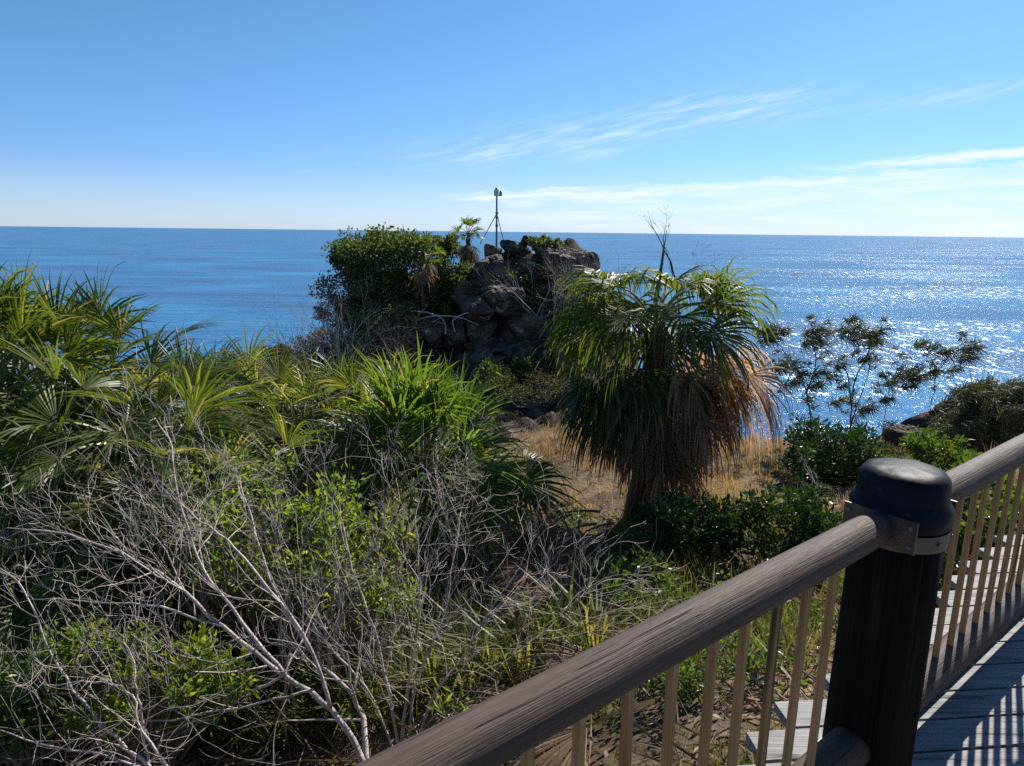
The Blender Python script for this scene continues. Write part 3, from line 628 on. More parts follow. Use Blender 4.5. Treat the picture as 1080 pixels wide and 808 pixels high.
bare_shrub('upright leafless grey shrub with many thin stems standing centre foreground behind the handrail', b1, [
 ([(424, 810), (428, 740), (440, 670), (442, 600), (438, 545)], 3.6, 4.3, .018, .005),
 ([(424, 810), (410, 730), (395, 665), (372, 600), (362, 555)], 3.6, 4.2, .016, .005),
 ([(430, 810), (455, 740), (490, 690), (520, 640), (548, 598)], 3.6, 4.3, .016, .005),
 ([(426, 810), (440, 720), (468, 650), (478, 590), (486, 540)], 3.6, 4.6, .014, .004),
 ([(420, 810), (395, 740), (355, 690), (318, 640), (300, 590)], 3.6, 4.2, .014, .004),
 ([(432, 810), (480, 760), (530, 700), (575, 665), (598, 640)], 3.6, 4.2, .012, .004)], twigs=9, tl=(.25, .5), lev=3)
b2 = at(700, 760, 3.7)
b2 = at(560, 745, 4.0); b2 = on(b2.x, b2.y)
bare_shrub('fine twiggy leafless bush just beyond the middle of the handrail', b2, [
 ([(565, 745), (575, 700), (590, 660), (612, 630), (640, 612)], 4.0, 4.3, .009, .003),
 ([(565, 745), (590, 715), (620, 690), (652, 668)], 4.0, 4.1, .008, .003),
 ([(560, 745), (556, 690), (560, 640), (575, 600)], 4.0, 4.6, .009, .003)], twigs=5, tl=(.15, .3), lev=2)
b3 = at(160, 815, 3.1); b3 = on(b3.x, b3.y)
bare_shrub('low leafless shrub with a long bare limb in the bottom left corner', b3, [
 ([(190, 830), (135, 790), (88, 742), (55, 690), (35, 640), (15, 610)], 3.0, 3.6, .016, .005),
 ([(190, 830), (150, 770), (140, 735), (110, 720), (60, 722), (10, 728)], 3.0, 3.3, .012, .004),
 ([(170, 830), (155, 795), (148, 745), (142, 715)], 3.05, 3.2, .012, .006),
 ([(190, 830), (120, 800), (60, 790), (0, 770)], 3.0, 3.0, .010, .004)], twigs=7, tl=(.2, .4), lev=2)
for (lab, u, v, Y, sp) in (('pale dead twigs rising in front of the dark palm at left', 130, 600, 4.6, 60), ('tangle of grey twigs in front of the bright green young palm', 470, 640, 5.2, 80), ('grey twigs standing between the straw coloured palm and the yellow leaved shrub', 225, 580, 5.0, 60), ('bleached fine twigs under the small dark palm', 500, 610, 5.8, 70), ('pale leafless shrub in front of the dense green palm at left', 75, 545, 4.4, 70), ('pale leafless shrub rising left of the yellow leaved shrub', 180, 560, 4.3, 70),
 ('pale twiggy shrub growing through the middle of the yellow leaved shrub', 290, 570, 4.2, 70), ('pale twiggy shrub right of the yellow leaved shrub', 385, 590, 4.4, 70), ('fine pale shrub low behind the upright leafless shrub', 455, 665, 4.2, 70)):
    p0 = at(u, v, Y); bs = on(p0.x, p0.y); t = thing('bare_shrub', lab, 'shrub', bs, 'leafless shrubs'); tips = []
    for k in range(7):
        mb = MB(); a = U(0, 6.28); hgt = max(.5, p0.z - bs.z)
        branch(mb, bs + V3((math.cos(a) * .1, math.sin(a) * .1, -.03)), (V3((math.cos(a) * .45, math.sin(a) * .45, 1))).normalized(), hgt * U(.65, .9), .010, 3, tips, .2, (2, 3), .08, .62)
        mb.build('limb', M['twig'], t)

def leafy_shrub(label, c, rad, nl, lmat, lsz, base=None, name='leafy_shrub', cat='shrub', group=None, stems=7, bark='twig_grey', clump=26, thin=1, hollow=.35, lean=V3((0, 0, 0)), ltag='leaves', sq=.5, cs=.34):
    """stems fan out from the foot and every stem tip carries a clump of leaves, so the outline stays ragged"""
    bs = base if base is not None else on(c.x, c.y); t = thing(name, label, cat, bs, group)
    mb = MB(); lf = MB(); cl = []
    for k in range(clump):
        d = rv(); q = U(hollow, 1) ** .6
        p = c + V3((d.x * rad[0], d.y * rad[1], d.z * rad[2])) * q + lean * d.z
        if p.z < land(p.x, p.y) + .05: p.z = land(p.x, p.y) + U(.05, .2)
        cl.append((p, U(.55, 1.3)))
    for ci, (p, s) in enumerate(cl):
        if ci % thin: continue
        m_ = bs.lerp(p, .5) + rv() * .12 * (p - bs).length
        L_ = (p - bs).length
        tube(mb, [bs + rv() * .04, bs.lerp(m_, .5) + rv() * .05 * L_, m_, m_.lerp(p, .6) + rv() * .05 * L_, p], [.012 * max(L_, .4), .010 * max(L_, .4), .008 * max(L_, .4), .005 * max(L_, .4), .002], 4, cap=False)
        for q in range(3):
            tube(mb, [m_.lerp(p, .4), p + rv() * cs * .5 * min(rad)], [.004 * max(L_, .4), .0015], 3, cap=False)
    per = max(1, nl // clump)
    for (p, s) in cl:
        for q in range(int(per * s)):
            o = rv() * (U(0, 1) ** .5); pp = p + V3((o.x, o.y, o.z * .8)) * cs * s * (rad[0] * rad[1] * rad[2]) ** (1 / 3)
            leaf(lf, pp, (o + V3((0, 0, .4)) + rv() * .7).normalized(), lsz * U(.6, 1.3), lsz * sq * U(.8, 1.2))
    mb.build('branches', M[bark], t); lf.build(ltag, M[lmat], t)
    return t
leafy_shrub('sprawling shrub with yellow green leaves among grey twigs, below the straw coloured palm', at(272, 560, 4.9), (1.0, .6, .55), 3900, 'leaf_yellow', .06, clump=90, cs=.22)
leafy_shrub('thin shrub with scattered yellow green leaves in front of the bright green young palm', at(360, 600, 4.6), (.65, .45, .5), 1900, 'leaf_yellow', .055, clump=56, cs=.22)
leafy_shrub('low bright yellow green bush in the bottom left foreground under bare branches', at(135, 715, 3.55), (.72, .32, .26), 4200, 'leaf_yellow', .055, clump=70, cs=.25)
leafy_shrub('small green leafy shrub in the bottom left corner', at(20, 735, 3.3), (.3, .25, .25), 1800, 'leaf_mid', .05, clump=24, cs=.4)
leafy_shrub('single sprig of long green leaves poking up beside the lower handrail', at(480, 755, 3.2), (.10, .10, .10), 60, 'leaf_yellow', .075, clump=8, cs=.8, sq=.3)
def FT(u, v, rz): return hit(u, v) + V3((0, 0, rz * .85))
leafy_shrub('dark glossy green bush at the foot of the tall lone palm', FT(728, 592, .36), (.56, .45, .36), 3400, 'leaf_dark', .07, clump=50)
leafy_shrub('rounded dark glossy bush standing alone right of the tall lone palm', FT(830, 596, .42), (.47, .42, .42), 3000, 'leaf_dark', .07, clump=44)
leafy_shrub('dense shadowy coastal bush at the top of the slope left of the black capped post', FT(868, 506, .5), (.8, .7, .52), 4600, 'leaf_dark', .085, clump=60, bark='twig_dark')
leafy_shrub('pale green low bush at the crest under the thin casuarina saplings', FT(925, 512, .25), (.6, .5, .25), 1600, 'leaf_mid', .075, clump=36)
leafy_shrub('bright green broad leaved bush behind the black capped post', FT(985, 500, .38), (.55, .5, .38), 2200, 'leaf_mid', .09, clump=40)
leafy_shrub('yellow green leafy thicket seen through the balusters right of the post', at(1045, 560, 5.2), (.75, .6, .45), 3800, 'leaf_mid', .07, clump=64, sq=.7)
leafy_shrub('dark thicket low behind the balusters beside the post', at(1000, 625, 4.5), (.5, .45, .32), 2200, 'leaf_dark', .055, clump=44)
leafy_shrub('weedy green plants in the shade below the tall lone palm', FT(670, 640, .22), (.45, .4, .22), 1100, 'leaf_mid', .06, clump=24)
leafy_shrub('low weeds growing by the boardwalk edge behind the left balusters', FT(740, 720, .15), (.4, .35, .15), 900, 'leaf_mid', .045, clump=26)
# thin dark sapling by the round bush
leafy_shrub('thin dark sapling standing right behind the rounded glossy bush', at(848, 486, 8.6), (.14, .14, .42), 260, 'leaf_dark', .06, clump=18, bark='twig_dark', base=hit(850, 560), cs=.7, thin=5)

# ------------------------------------------------------------------ fallen fronds, leaf litter, grass
def fallen(label, p, azd, bl, mat, name='fallen_frond', rise=.12):
    t = thing(name, label, 'dead frond', p, 'fallen palm fronds'); b = MB(); st = MB()
    frond_geo(b, st, p + V3((0, 0, rise)), R_(azd), R_(6), U(.3, .6), bl, 28, .5, .25, spread=1.1, dryp=0, fold=.2, wid=1.2)
    for m_ in (b, st):
        for i, q in enumerate(m_.v):
            z = land(q[0], q[1]) + .015
            if q[2] < z: m_.v[i] = V3((q[0], q[1], z + U(0, .03)))
    b.build('blade', M[mat], t); st.build('stalk', M['dead'], t)
for (lab, u, v, a, bl, mt) in (
 ('fallen russet frond heaped left of the lone palm trunk', 640, 575, 200, .9, 'dead_red'), ('pale fallen frond hanging down the bank below the lone palm', 600, 590, 250, .9, 'dead'),
 ('fallen russet frond lying at the edge of the dry clearing', 585, 560, 190, .8, 'dead_red'), ('fallen frond spilling towards the twiggy bush', 620, 610, 262, .8, 'dead_red'),
 ('shaded fallen frond in the palm shadow', 670, 605, 240, .9, 'dead'), ('fallen frond lying between the two glossy bushes', 765, 600, 280, .6, 'dead'),
 ('fallen frond seen below the handrail between balusters', 600, 775, 215, .7, 'dead'), ('dry frond lying on the bank behind the balusters', 710, 690, 200, .7, 'dead'),
 ('fallen frond on the dark ground at the bottom of the photo', 250, 790, 180, .8, 'dead'), ('grey fallen frond hanging under the sprawling bare shrub', 225, 770, 265, .9, 'dead'),
 ('fallen frond left of the small dark palm', 470, 585, 230, .8, 'dead')):
    fallen(lab, hit(u, v), a, bl, mt)
for (u, v) in ((618, 562), (604, 556), (588, 572), (632, 566), (612, 590), (600, 606), (585, 610), (625, 595), (575, 600), (610, 575), (598, 568), (628, 580), (640, 600), (615, 612), (590, 590), (646, 580), (605, 600), (655, 592), (690, 612), (630, 598), (575, 585), (600, 625), (640, 645), (700, 640), (560, 610), (720, 615), (780, 610), (650, 740), (690, 760), (590, 700), (330, 770), (150, 790), (60, 780)):
    fallen('dry palm frond lying in the deep leaf litter under the tangle' if u < 540 else 'dry palm frond lying in the litter on the bank below the lone palm', hit(u, v), U(170, 300), U(.45, .7), 'dead_red' if 565 < u < 665 and v < 640 else 'dead', rise=.3 if 565 < u < 665 and v < 640 else .12)
p = hit(749, 598); t = thing('leaf_base', 'coppery orange fallen leaf base lying below the glossy bush', 'leaf base', p)
mb = MB(); g = []
for i in range(5):
    for j in range(7):
        q = j / 6 - .5; wv = mix(.05, .13, i / 4); g.append(p + V3((q * wv, -.10 + .0 * i - .02 * (q * q) * 4, .27 - .24 * i / 4 + .05 - .1 * q * q)))
mb.add(g, [(i * 7 + j, i * 7 + j + 1, i * 7 + j + 8, i * 7 + j + 7) for i in range(4) for j in range(6)]); sh = mb.build('sheath', M['copper'], t, smooth=True)
mb = MB(); tube(mb, [p + V3((0, -.1, .3)), p + V3((.02, -.05, .42)), p + V3((.06, .05, .5))], [.018, .012, .008], 5); mb.build('stalk', M['dead'], t)

mb = MB()                                            # dry grass on the clearing
def blade_g(mb, p, h, w_, lean):
    a = U(0, 6.28); s = V3((math.cos(a), math.sin(a), 0)) * w_
    m_ = p + V3((lean.x * .35, lean.y * .35, h * .6)); e = p + V3((lean.x, lean.y, h))
    mb.add([p - s, p + s, m_ + s * .7, e, m_ - s * .7], [(0, 1, 2, 4), (4, 2, 3)])
cnt = 0
while cnt < 2900:
    x, y = U(-1.2, 10.5), U(4.2, 15)
    dens = .5 + .9 * noise.noise(V3((x * .55, y * .55, 1))) + .35 * noise.noise(V3((x * 2, y * 2, 4)))
    dens *= sst(5.6, 7.6, y + .22 * x - .3)
    if x < 1: dens *= sst(-1.2, .3, x - .1 * (8 - y))
    if U(0, 1) > dens: cnt += .15; continue
    th, sp_, ln_ = U(.10, .34) * (1.3 if U(0, 1) < .15 else 1), U(.03, .10), V3((U(-.12, .08), U(-.12, .06), 0))
    for q in range(rnd.randint(8, 18)):
        o = on(x + U(-sp_, sp_), y + U(-sp_, sp_)); blade_g(mb, o - V3((0, 0, .02)), th * U(.5, 1.1), U(.0025, .006), ln_ + V3((U(-.13, .13), U(-.13, .13), 0)) * (th / .3))
    cnt += 1
tag(mb.build('dry_grass', M['grass']), 'dry golden grass covering the slope around the lone palm', 'grass', kind='stuff')
mb = MB(); cnt = 0
while cnt < 17000:
    x, y = U(-.5, 8), U(2.2, 7.5)
    if (V3((x, y, 0)) - E0).dot(en) < .05: continue
    dens = .28 + 1.2 * noise.noise(V3((x * 1.1, y * 1.1, 7))) + .2 * noise.noise(V3((x * 3, y * 3, 4)))
    if x < 1: dens *= sst(-.5, 1, x)
    if U(0, 1) > dens: cnt += .1; continue
    p = on(x, y); blade_g(mb, p - V3((0, 0, .02)), U(.06, .30), U(.0025, .005), V3((U(-.1, .1), U(-.1, .1), 0))); cnt += 1
tag(mb.build('green_grass', M['grass_green']), 'patchy green grass and weeds below the boardwalk', 'grass', kind='stuff')
mb = MB()
for k in range(34000):
    x, y = U(-6.5, 5.5), U(1.6, 9)
    if (V3((x, y, 0)) - E0).dot(en) < .02: continue
    if U(0, 1) > (.6 if x < .6 or y < 5 else .35) + .9 * noise.noise(V3((x * .9, y * .9, 11))): continue
    p = on(x, y) + V3((0, 0, U(.005, .05))); a = U(0, 6.28); d = V3((math.cos(a), math.sin(a), U(-.15, .45))).normalized()
    if U(0, 1) < .55: leaf(mb, p, d, U(.04, .10), U(.015, .04))
    else: leaf(mb, p, d, U(.2, .55), U(.008, .018))
tag(mb.build('leaf_litter', M['litter']), 'dead leaves and frond strips littering the ground', 'leaf litter', kind='stuff')
mb = MB()                                             # herbs and seedlings creeping over the bank
for k in range(900):
    x, y = U(-1, 6), U(2.3, 8.5); p = on(x, y)
    if (p - E0).dot(en) < .15 or noise.noise(V3((x * .9, y * .9, 31))) < -.05: continue
    for q in range(rnd.randint(8, 26)):
        o = p + V3((U(-.16, .16), U(-.16, .16), U(.0, .14))); leaf(mb, o, (rv() + V3((0, 0, .6))).normalized(), U(.03, .07), U(.018, .04))
tag(mb.build('ground_cover', M['leaf_mid']), 'low leafy weeds creeping over the bank below the boardwalk', 'weeds', kind='stuff')
mb = MB()                                             # low mixed growth that fills the gaps of the thicket
for k in range(5200):
    x, y = U(-9.5, .6), U(4, 11.5); p = on(x, y)
    if x > -.6 + .1 * (y - 5) and y > 4.6: continue
    hh = U(.2, .8) if x > -2.6 else U(.4, 1.6)
    for q in range(9):
        a = U(0, 6.28); d = V3((math.cos(a) * U(.2, .9), math.sin(a) * U(.2, .9), 1)).normalized(); s = d.cross(UPZ).normalized() * U(.004, .010)
        m_ = p + d * hh * .6; e = p + d * hh + V3((d.x, d.y, -.35)) * hh * .5
        mb.add([p - s, p + s, m_ + s, e, m_ - s], [(0, 1, 2, 4), (4, 2, 3)], U(0, .9) if q % 3 == 0 else 0.0)
tag(mb.build('undergrowth', M['frond_olive']), 'strappy undergrowth between the thicket palms', 'undergrowth', kind='stuff')

# ------------------------------------------------------------------ rocks of the headland
def boulder(label, u, v, Y, wpx, hpx, mat='rock', dep=1.0, cuts=9, group='boulders of the headland', rot=0.0, rough=.12, tilt=0.0):
    if 'small' not in label: wpx *= 1.18; hpx *= 1.15
    c = at(u, v, Y); sx_ = wpx / FPX * Y * .5; sz = hpx / FPX * Y * .5; sy = (sx_ + sz) * .5 * dep
    me = bpy.data.meshes.new('boulder'); import bmesh
    bm = bmesh.new(); bmesh.ops.create_icosphere(bm, subdivisions=5, radius=1)
    sd_ = V3((U(0, 99), U(0, 99), U(0, 99)))
    ax_ = [V3((1, 0, 0)), V3((0, 1, 0)), V3((0, 0, 1))]; tw = Matrix.Rotation(U(-1.2, 1.2), 3, rv()); tilt += U(-.3, .3) if tilt == 0 and rough >= .1 else 0
    smooth_ = rough < .1
    planes = [((tw @ (a_ * sg) + rv() * .28).normalized(), U(.62, .86)) for a_ in ax_ for sg in (-1, 1)] if not smooth_ else []
    planes += [(rv(), U(.72, .95)) for _ in range(cuts)]
    for q in bm.verts:
        d = q.co.normalized(); r_ = 1.12
        for (n_, k_) in planes:
            dt = d.dot(n_)
            if dt > .05: r_ = min(r_, k_ / dt)
        cr_ = abs(noise.noise(d * 2.1 + sd_)); 
        r_ *= 1 + rough * .7 * noise.fractal(d * 1.6 + sd_, .8, 2, 6) - .16 * max(0, 1 - cr_ / .09) * (0 if smooth_ else 1) - .05 * abs(noise.noise(d * 7 + sd_))
        x, y, z = d.x * r_, d.y * r_, d.z * r_
        X = x * sx_; Z = z * sz
        q.co = V3((X * math.cos(tilt) - Z * math.sin(tilt), y * sy, X * math.sin(tilt) + Z * math.cos(tilt)))
    bm.to_mesh(me); bm.free(); me.materials.append(M[mat]); 
    o = bpy.data.objects.new('boulder', me); C.objects.link(o); o.location = c
    return tag(o, label, 'rock', group)
boulder('largest upper boulder, pointed and dark, in the middle of the headland pile', 516, 290, 45.5, 42, 36, dep=1.2)
boulder('wide dark block wedged below the pointed upper boulder', 532, 314, 44.5, 56, 42, dep=1.2)
boulder('dark boulder on the left flank of the headland pile beside the bushes', 494, 312, 44.5, 32, 34)
boulder('smooth rounded boulder sitting on cracked columns in the headland pile', 503, 326, 43, 29, 22, rough=.06, cuts=4)
boulder('cracked upright block directly under the smooth rounded boulder', 506, 350, 43, 30, 34)
boulder('upright slab left of the cracked block, below the bleached branches', 478, 352, 43, 26, 36)
boulder('pale grey boulder at the left foot of the headland pile', 456, 352, 43, 28, 32)
boulder('sunlit boulder on the right of the pile with a pale upper face', 556, 342, 43.5, 38, 30, 'rock_warm')
boulder('broad low rock under the sunlit boulder on the right', 562, 372, 42.5, 48, 30)
boulder('flat slab beneath the cracked upright block', 512, 366, 42.3, 40, 20)
boulder('rounded brown boulder at the bottom of the pile above the bright palm', 508, 384, 41.5, 32, 28, 'rock_warm')
boulder('small orange brown rock left of the rounded brown boulder', 488, 378, 41.5, 15, 12, 'rock_warm')
boulder('upright grey stone in front of the headland palm, near the mast foot', 519, 267, 48, 17, 18, 'rock_warm', rough=.06, cuts=4)
boulder('sloping dark slab on the skyline right of the mast', 545, 262, 48.5, 27, 15, tilt=-.35)
boulder('small round dark stone standing on the skyline right of the mast', 554, 254, 48.5, 9, 10, rough=.05, cuts=3)
boulder('long dark ridge rock at the right end of the headland skyline', 594, 273, 47, 66, 22, tilt=-.2, dep=.9)
boulder('blunt cliff block closing the right end of the headland ridge', 617, 278, 46.5, 30, 26, dep=1)
boulder('big dark rock behind the twiggy scrub under the skyline slab', 560, 290, 46.5, 50, 36)
boulder('brown rock low on the right slope beside the lone palm crown', 590, 330, 45, 44, 36, 'rock_warm')
boulder('low dark rock at the foot of the right slope', 600, 372, 42, 44, 34)
boulder('dark rock half buried under the left scrub of the headland', 420, 370, 42, 40, 30)
for i in range(90):
    u, v = U(425, 630), U(300, 415)
    if i % 3 and v < 340: v += 50
    boulder('small broken rock in the rubble at the foot of the headland pile', u, v, min(hit(u, v, 30).y, 47) - .1, U(7, 14) * (2.4 if i % 5 == 0 else 1), U(6, 11) * (2 if i % 5 == 0 else 1), 'rock' if i % 3 else 'rock_warm', group='rubble at the foot of the headland')
boulder('large dark brown cliff rock by the sea at the right edge behind the casuarina', 1022, 470, 29, 135, 78, 'rock_brown', dep=1.1, group='rocks at the right edge', tilt=.42, rough=.2)
boulder('lower step of the brown cliff rock, nearest the sparkling water', 958, 468, 28, 50, 40, 'rock_brown', group='rocks at the right edge', tilt=.3)

# ------------------------------------------------------------------ headland trees and scrub
def far_tree(label, u, v, Y, wpx, hpx, nl, mat, lsz=.22, clump=40, name='coastal_tree', cat='tree', group='trees of the headland', bark='twig_dark', base=None, dep=.9, hollow=.3, cs=.30, sq=.75):
    nl = int(nl * 1.5)
    c = at(u, v, Y); r = (wpx / FPX * Y / 2, wpx / FPX * Y / 2 * dep, hpx / FPX * Y / 2)
    return leafy_shrub(label, c, r, nl, mat, lsz, name=name, cat=cat, group=group, clump=clump, bark=bark, hollow=hollow, cs=cs, sq=sq, ltag='crown', base=base or on(c.x + U(-.3, .3), c.y + .3), thin=4)
far_tree('broad flat topped dark green tree on the left shoulder of the headland', 408, 265, 46, 112, 34, 6000, 'leaf_far', clump=80, cs=.42)
slope = [(382, 300), (392, 318), (378, 330), (408, 304), (425, 322), (445, 300), (375, 350), (402, 350), (430, 350), (372, 372), (405, 374), (352, 340), (340, 362), (318, 372), (300, 384), (356, 318), (345, 385), (385, 388), (425, 385), (455, 322), (478, 300), (640, 330), (610, 345), (625, 300), (582, 292), (600, 306), (572, 318), (612, 322), (588, 335), (548, 300), (556, 396), (600, 396), (520, 400)]
for (u, v) in slope:
    g_ = hit(u, v + 12, 30)
    if g_.y > 56: g_ = at(u, v, 45)
    left_ = u < 560
    c_b = V3((g_.x, g_.y, g_.z + .75))
    leafy_shrub(('dark green bush packed on the left slope of the headland' if u > 360 else 'thin olive bush low on the far left slope of the headland') if left_ else 'olive scrub bush on the right slope of the headland', c_b, (U(1.2, 1.8), U(1.0, 1.4), U(.8, 1.2)) if left_ else (U(.8, 1.2), U(.7, 1.0), U(.4, .7)), 1700 if 360 < u < 560 else 1200, 'leaf_far' if left_ and u > 360 and rnd.random() < .75 else 'leaf_olive', .2, name='coastal_shrub', cat='shrub', group=('bushes of the headland left slope' if u > 360 else 'thin bushes of the far left slope') if left_ else 'scrub bushes of the headland right slope', clump=30, bark='twig_dark', cs=.42, sq=.6, ltag='crown', thin=4)
far_tree('dark tree leaning out over the sea at the left of the flat topped tree', 372, 272, 46, 40, 30, 1800, 'leaf_far', clump=32)
far_tree('dark green bush filling the left slope under the flat topped tree', 402, 308, 44.5, 72, 42, 4200, 'leaf_far', clump=60)
far_tree('dense shadowy bush between the flat topped tree and the pointed boulder', 468, 296, 45.5, 60, 44, 3600, 'leaf_far', clump=56)
far_tree('low dark bush above the bleached branches', 410, 332, 43.5, 90, 34, 3400, 'leaf_far', clump=54)
far_tree('dark bush on the skyline behind the headland palms', 470, 262, 49, 40, 22, 1400, 'leaf_far', clump=28)
far_tree('small green bush at the foot of the mast', 538, 270, 48.8, 26, 12, 600, 'leaf_far', clump=16)
far_tree('low green growth on the top of the long ridge rock', 575, 257, 47.5, 44, 9, 800, 'leaf_far', clump=22, name='coastal_shrub', cat='shrub')
far_tree('low shrub at the far left foot of the headland by the water', 288, 376, 36, 40, 22, 1200, 'leaf_olive', lsz=.13, clump=26, name='coastal_shrub', cat='shrub')
far_tree('olive scrub covering the right slope under the ridge rock', 590, 305, 45.5, 80, 46, 3000, 'leaf_olive', lsz=.12, clump=60, name='coastal_shrub', cat='shrub', bark='twig_grey')
far_tree('olive scrub on the slope just left of the lone palm crown', 575, 355, 43.5, 70, 26, 1600, 'leaf_olive', lsz=.11, clump=40, name='coastal_shrub', cat='shrub', bark='twig_grey')
far_tree('grey green ground scrub in the saddle below the rubble', 560, 405, 38, 110, 22, 2600, 'leaf_olive', lsz=.10, clump=60, name='coastal_shrub', cat='shrub', bark='twig_grey')
far_tree('dark scrub at the left foot of the headland behind the leafless shrubs', 352, 366, 41, 60, 24, 1200, 'leaf_olive', lsz=.13, clump=50, name='coastal_shrub', cat='shrub', bark='twig_grey')
def spiky(label, u, v, Y, rpx, rosettes, group='pandanus of the headland'):
    c = at(u, v, Y); R = rpx / FPX * Y; bs = on(c.x, c.y + .3); t = thing('pandanus', label, 'pandanus', bs, group)
    tr = MB(); lf = MB()
    for k in range(rosettes):
        o = c + V3((U(-R, R), U(-R, R) * .6, U(-.5, .5) * R)); tube(tr, [bs + V3((0, 0, -.1)), bs.lerp(o, .6) + rv() * .2, o], [.12, .09, .07], 5)
        for j in range(36):
            d = (rv() + V3((0, 0, .45))).normalized(); s = d.cross(UPZ); s = (s.normalized() if s.length > .05 else V3((1, 0, 0))) * .04; ln = U(.6, 1.0)
            m_ = o + d * ln * .6; e = o + d * ln * .95 + V3((0, 0, -.28 * ln))
            lf.add([o - s * .7, o + s * .7, m_ + s, e, m_ - s], [(0, 1, 2, 4), (4, 2, 3)])
    tr.build('trunk', M['twig_dark'], t); lf.build('leaf_rosettes', M['frond'], t)
spiky('spiky pandanus clump in the middle of the headland greenery', 424, 300, 44, 24, 7)
spiky('lower spiky pandanus beside the bleached branches', 405, 340, 42.5, 22, 6)
spiky('small pandanus at the right of the low dark bush', 462, 330, 43.2, 14, 3)
for (lab, u, v, Y, wv) in (('headland palm with a pale brown skirt left of the mast', 494, 246, 47.5, V3((.3, 0, 0))), ('low headland palm with an orange brown skirt in the flat topped tree', 447, 266, 43.3, V3((0, 0, 0)))):
    c = at(u, v, Y); palm(lab, on(c.x, c.y), c, 14, M['frond'], (.5, .8), (.7, .95), 14, 'dead', droop=.7, el=(-5, 80), nseg=14, wid=1.6, wind=wv, group='palms of the headland', deadlen=(.8, 1.2), deadel=(-80, -40))
def far_twigs(label, u, v, Y, hpx, n, spread, lean, mat='twig_grey', r=.03, lev=3, group='leafless scrub of the headland', base=None, shr=.66):
    c = at(u, v, Y); bs = base or on(c.x, c.y); t = thing('leafless_scrub', label, 'scrub', bs, group); mb = MB(); hh = hpx / FPX * Y
    for k in range(n):
        d = (V3((U(-spread, spread), U(-spread, spread) * .6, 1)) + lean).normalized()
        o = V3((c.x + U(-1, 1) * spread * 1.2, c.y + U(-.6, .6), 0)); o.z = max(land(o.x, o.y), c.z - .4)
        branch(mb, o, d, hh * U(.5, .8), r, lev, [], .16, (2, 4), .03, shr, 4, 5)
    mb.build('branches', M[mat], t)
far_twigs('tall grey leafless scrub at the left foot of the headland', 352, 388, 39, 80, 34, 1.7, V3((-.3, 0, 0)), mat='twig')
far_twigs('thin grey leafless shrub leaning over the water at far left of the headland', 318, 372, 38, 60, 7, .9, V3((-.5, 0, 0)), r=.022)
far_twigs('grey leafless scrub in front of the headland pandanus', 402, 390, 39.5, 60, 20, 1.4, V3((.1, 0, 0)))
far_twigs('brown leafless scrub over the right slope under the ridge rock', 592, 330, 43.5, 66, 34, 2.0, V3((-.3, 0, 0)), r=.03, mat='twig')
far_twigs('brown leafless scrub beside the lone palm crown', 622, 322, 44.5, 52, 18, 1.0, V3((-.3, 0, 0)), r=.026, mat='twig')
far_twigs('dry stems on the slope below the sunlit boulder', 575, 365, 43, 40, 9, 1.2, V3((-.2, 0, 0)), r=.02)
t = thing('dead_tree', 'bleached white horizontal branches of a dead tree left of the rounded boulder', 'dead tree', at(432, 342, 42.2)); mb = MB(); tips = []
for (lst, r0) in (([(432, 352), (440, 338), (462, 333), (485, 335), (498, 340)], .07), ([(470, 352), (468, 338), (452, 330), (432, 328)], .06), ([(480, 350), (478, 338), (492, 330), (500, 332)], .05), ([(440, 340), (428, 336), (420, 338)], .05)):
    limb_path(mb, pxp(lst, 42.2, 42.2), r0, .03, tips, 3, (.4, .8), 1, 5)
mb.build('branches', M['twig'], t)

# ------------------------------------------------------------------ camera mast on the headland
mbase = at(524, 266, 50); mbase = V3((mbase.x, mbase.y, max(land(mbase.x, mbase.y) - .05, mbase.z - .6)))
mtop = at(524, 200, 50); mt = thing('mast', 'slim grey equipment mast with two guy struts on top of the headland', 'mast', mbase)
sc_ = 50 / FPX
mb = MB(); tube(mb, [V3((mtop.x, mtop.y, mbase.z)), V3((mtop.x, mtop.y, mtop.z - .1))], [.075, .06], 10); mb.build('pole', M['steel_dark'], mt)
col = at(524, 225, 50)
for (u, v, dy) in ((511, 249, -1), (530, 250, 1.2)):
    e = at(u, v, 50 + dy); mb = MB(); d_ = (e - col); e2 = col + d_ * 1.35; tube(mb, [col, e2], [.03, .03], 6); mb.build('strut', M['steel_dark'], mt)
for v in (225, 229.5, 238): 
    q = at(524, v, 50); mb = MB(); tube(mb, [q - V3((0, 0, .07)), q + V3((0, 0, .07))], [.11, .11], 10); mb.build('collar', M['steel_dark'], mt)
q = at(523.5, 203, 50); mb = MB(); box(mb, q + V3((-.17, -.15, -.24)), V3((.34, 0, 0)), V3((0, .3, 0)), V3((0, 0, .42))); hs = mb.build('housing', M['white_case'], mt)
mb = MB(); lathe(mb, q + V3((0, 0, .18)), [(.08, 0), (.08, .12), (.03, .17)], 12); mb.build('beacon', M['steel_dark'], hs)
q2 = at(528, 204, 50); mb = MB(); lathe(mb, q2 + V3((0, 0, -.18)), [(.09, 0), (.1, .05), (.1, .28), (.05, .36)], 14); mb.build('camera_dome', M['steel_dark'], mt)
mb = MB(); tube(mb, [q + V3((0, 0, -.18)), q2 + V3((0, 0, -.18))], [.04, .04], 6); mb.build('arm', M['steel_dark'], mt)

